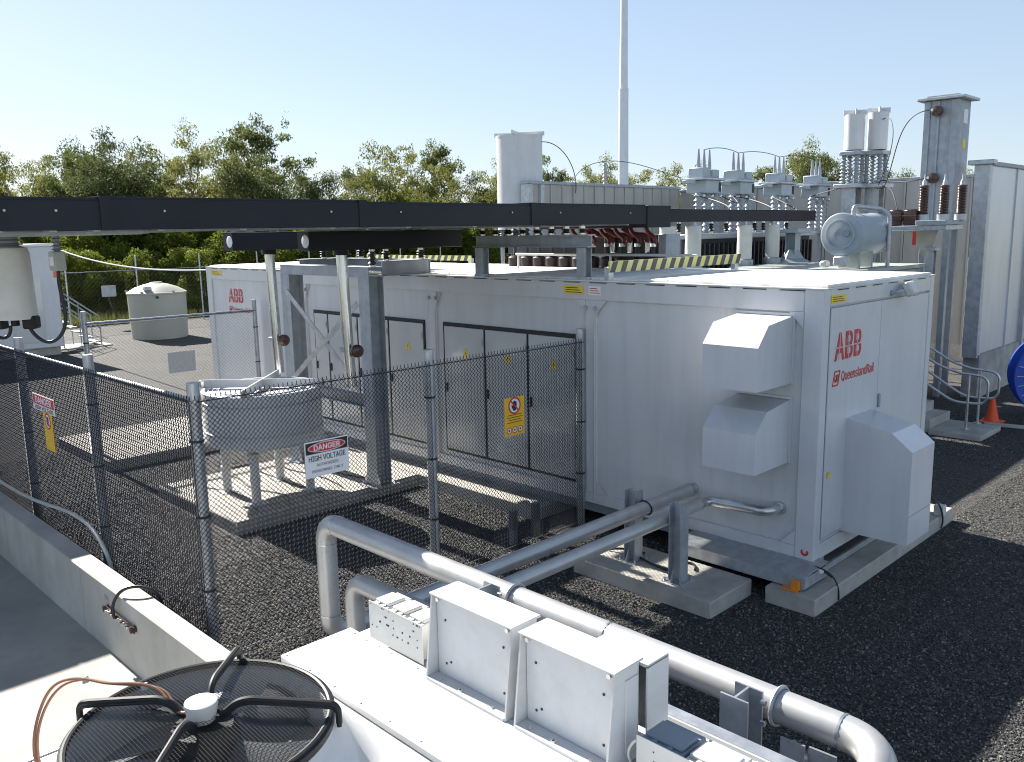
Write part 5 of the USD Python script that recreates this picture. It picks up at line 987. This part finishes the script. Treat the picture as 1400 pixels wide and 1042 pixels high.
# ================================================================== trees
def leaves(centres, radii, n, size, droop, seed):
    r = np.random.default_rng(seed); k = len(centres); w = np.array(radii) ** 2; idx = r.choice(k, n, p=w / w.sum())
    d = r.normal(size=(n, 3)); d /= np.linalg.norm(d, axis=1)[:, None]; rad = r.random(n) ** .42
    stretch = r.uniform(.55, 1.5, (k, 1))[idx]
    c = np.array(centres)[idx] + d * (rad * np.array(radii)[idx])[:, None] * np.concatenate([1.15 / stretch ** .3, 1.15 / stretch ** .3, stretch], 1)
    out = r.random(n) < .10; c[out] += r.normal(0, .13, (int(out.sum()), 3))
    ax = r.normal(size=(n, 3)); ax[:, 2] -= droop; ax /= np.linalg.norm(ax, axis=1)[:, None]
    sd = np.cross(ax, r.normal(size=(n, 3))); sd /= np.linalg.norm(sd, axis=1)[:, None]
    L = size * r.uniform(.6, 1.35, n)[:, None]; W = L * r.uniform(.26, .42, n)[:, None]
    v = np.stack([c - ax * L / 2, c + sd * W / 2, c + ax * L / 2, c - sd * W / 2], 1).reshape(-1, 3)
    b = np.arange(n)[:, None] * 4; f = np.concatenate([b + [0, 1, 2], b + [0, 2, 3]])
    return trimesh.Trimesh(v, f, process=False)
def tree_proto(kind, seed, name):
    """about 10 m tall prototype at the origin"""
    r = np.random.default_rng(seed); H = 10.0; C, Rr = [], []
    t = Thing(name, loc=(0, 0, 0)); trunk = MB(); lean = r.uniform(-.5, .5, 2)
    top = np.array([lean[0], lean[1], H * (.62 if kind != 2 else .72)])
    trunk.tube([np.array([0, 0, -.3]), top * .35 + r.uniform(-.1, .1, 3), top * .7 + r.uniform(-.2, .2, 3), top], [.17, .14, .10, .06], 8)
    nb = {0: 13, 1: 14, 2: 11}[kind]
    limbs = MB()
    for k in range(nb):
        s = r.uniform(.3, 1.0); b = top * s; a = r.uniform(0, 2 * PI) if k else .5
        out = {0: 2.1, 1: 2.4, 2: 2.0}[kind] * (1.15 - .55 * s) * r.uniform(.6, 1.1); up = {0: 2.0, 1: 2.0, 2: 2.2}[kind] * r.uniform(.5, 1.15)
        e = b + np.array([math.cos(a) * out, math.sin(a) * out, up]); e[2] = min(e[2], H * .93)
        limbs.tube([b, (b + e) / 2 + r.uniform(-.2, .2, 3), e], [.06, .04, .018], 5)
        for j in range({0: 9, 1: 8, 2: 7}[kind]):
            q = b + (e - b) * r.uniform(.35, 1.2) + r.normal(size=3) * np.array([.62, .62, .5]) * (1.15 if kind < 2 else .9); C.append(q); Rr.append({0: .62, 1: .52, 2: .36}[kind] * r.uniform(.5, 1.3))
    for j in range(5): C.append(top + np.array([*r.uniform(-.8, .8, 2), H * .93 - top[2] - r.uniform(0, 1.4)])); Rr.append({0: .55, 1: .48, 2: .36}[kind] * r.uniform(.6, 1.2))
    if kind < 2:
        for j in range(22): a = r.uniform(0, 2 * PI); q = r.uniform(.2, 1.9); C.append((q * math.cos(a), q * math.sin(a), r.uniform(.9, 5.2))); Rr.append(r.uniform(.3, .65))
    n = {0: 17000, 1: 14500, 2: 6500}[kind]
    t.add('trunk', MB().raw(trunk.mesh()).raw(limbs.mesh()), 'trunk_bark', smooth=True)
    t.add('crown', leaves(C, Rr, int(n * 1.5), {0: .185, 1: .19, 2: .19}[kind], 1.1, seed + 9), {0: 'leaf_dark', 1: 'leaf_olive', 2: 'leaf_pale'}[kind], smooth=False); return t
def shrub_proto(seed, name):
    r = np.random.default_rng(seed); C, Rr = [], []
    t = Thing(name, loc=(0, 0, 0)); st = MB()
    for k in range(26):
        a = r.uniform(0, 2 * PI); rr = r.uniform(0, 1.9); z = r.uniform(.4, 4.6) * (1 - .18 * rr); C.append((rr * math.cos(a), rr * math.sin(a), z)); Rr.append(r.uniform(.35, .75))
        if k < 8: st.tube([(0, 0, -.2), (C[-1][0] * .4, C[-1][1] * .4, z * .5), C[-1]], [.05, .035, .012], 5)
    t.add('stem', st, 'trunk_bark'); t.add('crown', leaves(C, Rr, 12000, .20, .3, seed + 3), 'leaf_bright', smooth=False); return t
TREES = [(-65.0, 7.2, 10.5, 1), (-60.4, 8.8, 9.9, 1), (-63.2, 11.9, 10.4, 1), (-56.3, 11.6, 10.3, 2), (-51.4, 12.3, 10.6, 0), (-60.7, 14.5, 10.9, 0), (-55.5, 15.2, 10.1, 1), (-53.2, 17.7, 10.6, 1), (-58.8, 18.9, 9.3, 2), (-54.7, 20.5, 10.7, 1), (-55.0, 23.6, 12.6, 2), (-46.8, 19.4, 9.2, 0), (-51.7, 20.4, 9.7, 1), (-49.2, 22.6, 8.4, 0), (-55.6, 28.0, 9.5, 2), (-48.7, 26.1, 8.7, 0), (-50.8, 29.8, 9.2, 2), (-44.2, 28.1, 10.4, 1), (-46.5, 31.5, 9.9, 1), (-48.5, 35.6, 11.0, 2), (-44.6, 36.0, 9.0, 1), (-40.8, 31.0, 7.7, 1), (-47.4, 42.0, 9.4, 1), (-45.9, 46.6, 10.0, 2), (-42.8, 46.7, 9.3, 1), (-44.5, 52.2, 9.8, 1), (-40.6, 51.7, 9.4, 1), (-37.5, 52.0, 9.3, 1), (-38.8, 57.8, 9.0, 1), (-38.1, 62.8, 8.9, 1), (-35.4, 63.0, 10.0, 2), (-32.4, 63.2, 10.6, 1), (-28.7, 61.0, 10.1, 0), (-33.6, 67.9, 11.3, 2), (-30.1, 70.8, 8.5, 1), (-28.9, 75.1, 9.3, 0), (-26.7, 77.2, 8.8, 1), (-24.9, 81.8, 8.5, 1), (-21.9, 84.7, 8.1, 1), (-18.0, 85.9, 8.2, 1), (-14.6, 89.3, 8.5, 1), (-69.5, 5.5, 10.6, 0), (-72.1, 3.0, 11.1, 1)]
SHRUBS = [(-56.1, 2.8, 6.6), (-55.1, 3.9, 6.6), (-55.7, 5.9, 4.9), (-51.8, 5.8, 5.5), (-50.4, 6.9, 6.4), (-52.4, 9.6, 4.8), (-48.3, 9.8, 6.2), (-50.6, 11.9, 5.0), (-47.9, 12.8, 6.4), (-44.2, 12.6, 5.3), (-47.8, 15.8, 6.5), (-42.5, 15.3, 5.2), (-44.6, 18.2, 5.2), (-40.9, 17.9, 5.3), (-38.6, 18.0, 5.4), (-43.4, 21.1, 6.3), (-43.5, 22.8, 6.6), (-42.2, 24.5, 6.7), (-41.0, 26.4, 7.1), (-39.8, 26.4, 6.5), (-38.6, 27.9, 6.3), (-36.4, 28.4, 6.0), (-45.3, 38.8, 8.0), (-40.8, 39.6, 7.7), (-38.2, 39.6, 7.4), (-39.1, 46.5, 7.0), (-33.6, 43.8, 6.7), (-34.9, 49.1, 6.8), (-32.3, 50.5, 6.7), (-28.6, 50.6, 7.3), (-27.7, 53.3, 7.6), (-24.1, 53.5, 7.1), (-25.3, 59.1, 7.6), (-21.2, 57.2, 7.1), (-18.9, 60.5, 6.9), (-18.0, 61.1, 7.3), (-15.1, 62.9, 7.1), (-44.4, 6.9, 3.8), (-42.4, 8.3, 3.2), (-42.3, 10.4, 3.7), (-41.5, 11.9, 3.8), (-43.5, 7.7, 3.8), (-41.5, 9.2, 3.8), (-39.4, 11.9, 3.7), (-46.4, 6.4, 3.4)]
KN = ('dense_tree', 'gum_tree', 'sparse_tree'); KL = ('dark dense gum tree beyond the back fence', 'olive green gum tree beyond the back fence', 'pale open crowned gum tree beyond the back fence')
KG = ('dense trees beyond the fence', 'gum trees beyond the fence', 'open crowned trees beyond the fence')
rt = np.random.default_rng(12); protos = {}
def place_proto(kind, v):
    if (kind, v) not in protos:
        t = tree_proto(kind, 40 + kind * 10 + v, KN[kind]) if kind < 3 else shrub_proto(70 + v, 'shrub'); protos[(kind, v)] = [t, True]
        return protos[(kind, v)][0], True
    return protos[(kind, v)][0], False
def plant(kind, v, loc, h, H, lab, grp, cat):
    src, first = place_proto(kind, v); s = h / H; rot = float(rt.uniform(0, 2 * PI)); w = s * float(rt.uniform(.85, 1.1))
    if first:
        x = UsdGeom.Xformable(src.prim); x.ClearXformOpOrder(); x.AddTranslateOp(opSuffix='at').Set(Gf.Vec3d(*loc)); x.AddRotateZOp(opSuffix='at').Set(math.degrees(rot)); x.AddScaleOp(opSuffix='at').Set(Gf.Vec3f(w, w, s)); tag(src.prim, lab, cat, grp)
    else:
        t = Thing(src.path.rsplit('/', 1)[1].split('_0')[0], lab, cat, grp); t.prim.GetReferences().AddInternalReference(src.path); t.prim.SetInstanceable(True)
        x = UsdGeom.Xformable(t.prim); x.ClearXformOpOrder(); x.AddTranslateOp(opSuffix='at').Set(Gf.Vec3d(*loc)); x.AddRotateZOp(opSuffix='at').Set(math.degrees(rot)); x.AddScaleOp(opSuffix='at').Set(Gf.Vec3f(w, w, s))
for i, (x, y, h, k) in enumerate(TREES):
    o = sorted(across(a[0], a[1]) for a in TREES if a[3] == k).index(across(x, y))
    plant(k, i % 3, (x, y, G), h, 9.6, KL[k] + ', %s of its kind from left' % ORD[o], KG[k], 'tree')
for i, (x, y, h) in enumerate(SHRUBS):
    o = sorted(across(a[0], a[1]) for a in SHRUBS).index(across(x, y))
    plant(3, i % 3, (x, y, G), h, 4.9, 'bright green shrub in front of the gum trees, %s from the left' % ORD[o], 'shrubs before the trees', 'shrub')
# grass along the back fence
n = 26000; r = np.random.default_rng(6); gx, gy = -37.2 - r.random(n) ** 1.6 * 9, r.uniform(-6, 42, n); hh = r.uniform(.18, .55, n)
a = r.uniform(0, 2 * PI, n); w = .03; tip = np.stack([gx + r.normal(0, .12, n), gy + r.normal(0, .12, n), G - .02 + hh], 1)
v = np.stack([np.stack([gx - w * np.cos(a), gy - w * np.sin(a), np.full(n, G - .03)], 1), np.stack([gx + w * np.cos(a), gy + w * np.sin(a), np.full(n, G - .03)], 1), tip], 1).reshape(-1, 3)
tag(obj('long_grass', trimesh.Trimesh(v, np.arange(3 * n).reshape(-1, 3), process=False), 'grass_blade', smooth=False), 'dry yellow green grass growing along the back fence', 'grass', kind='stuff')
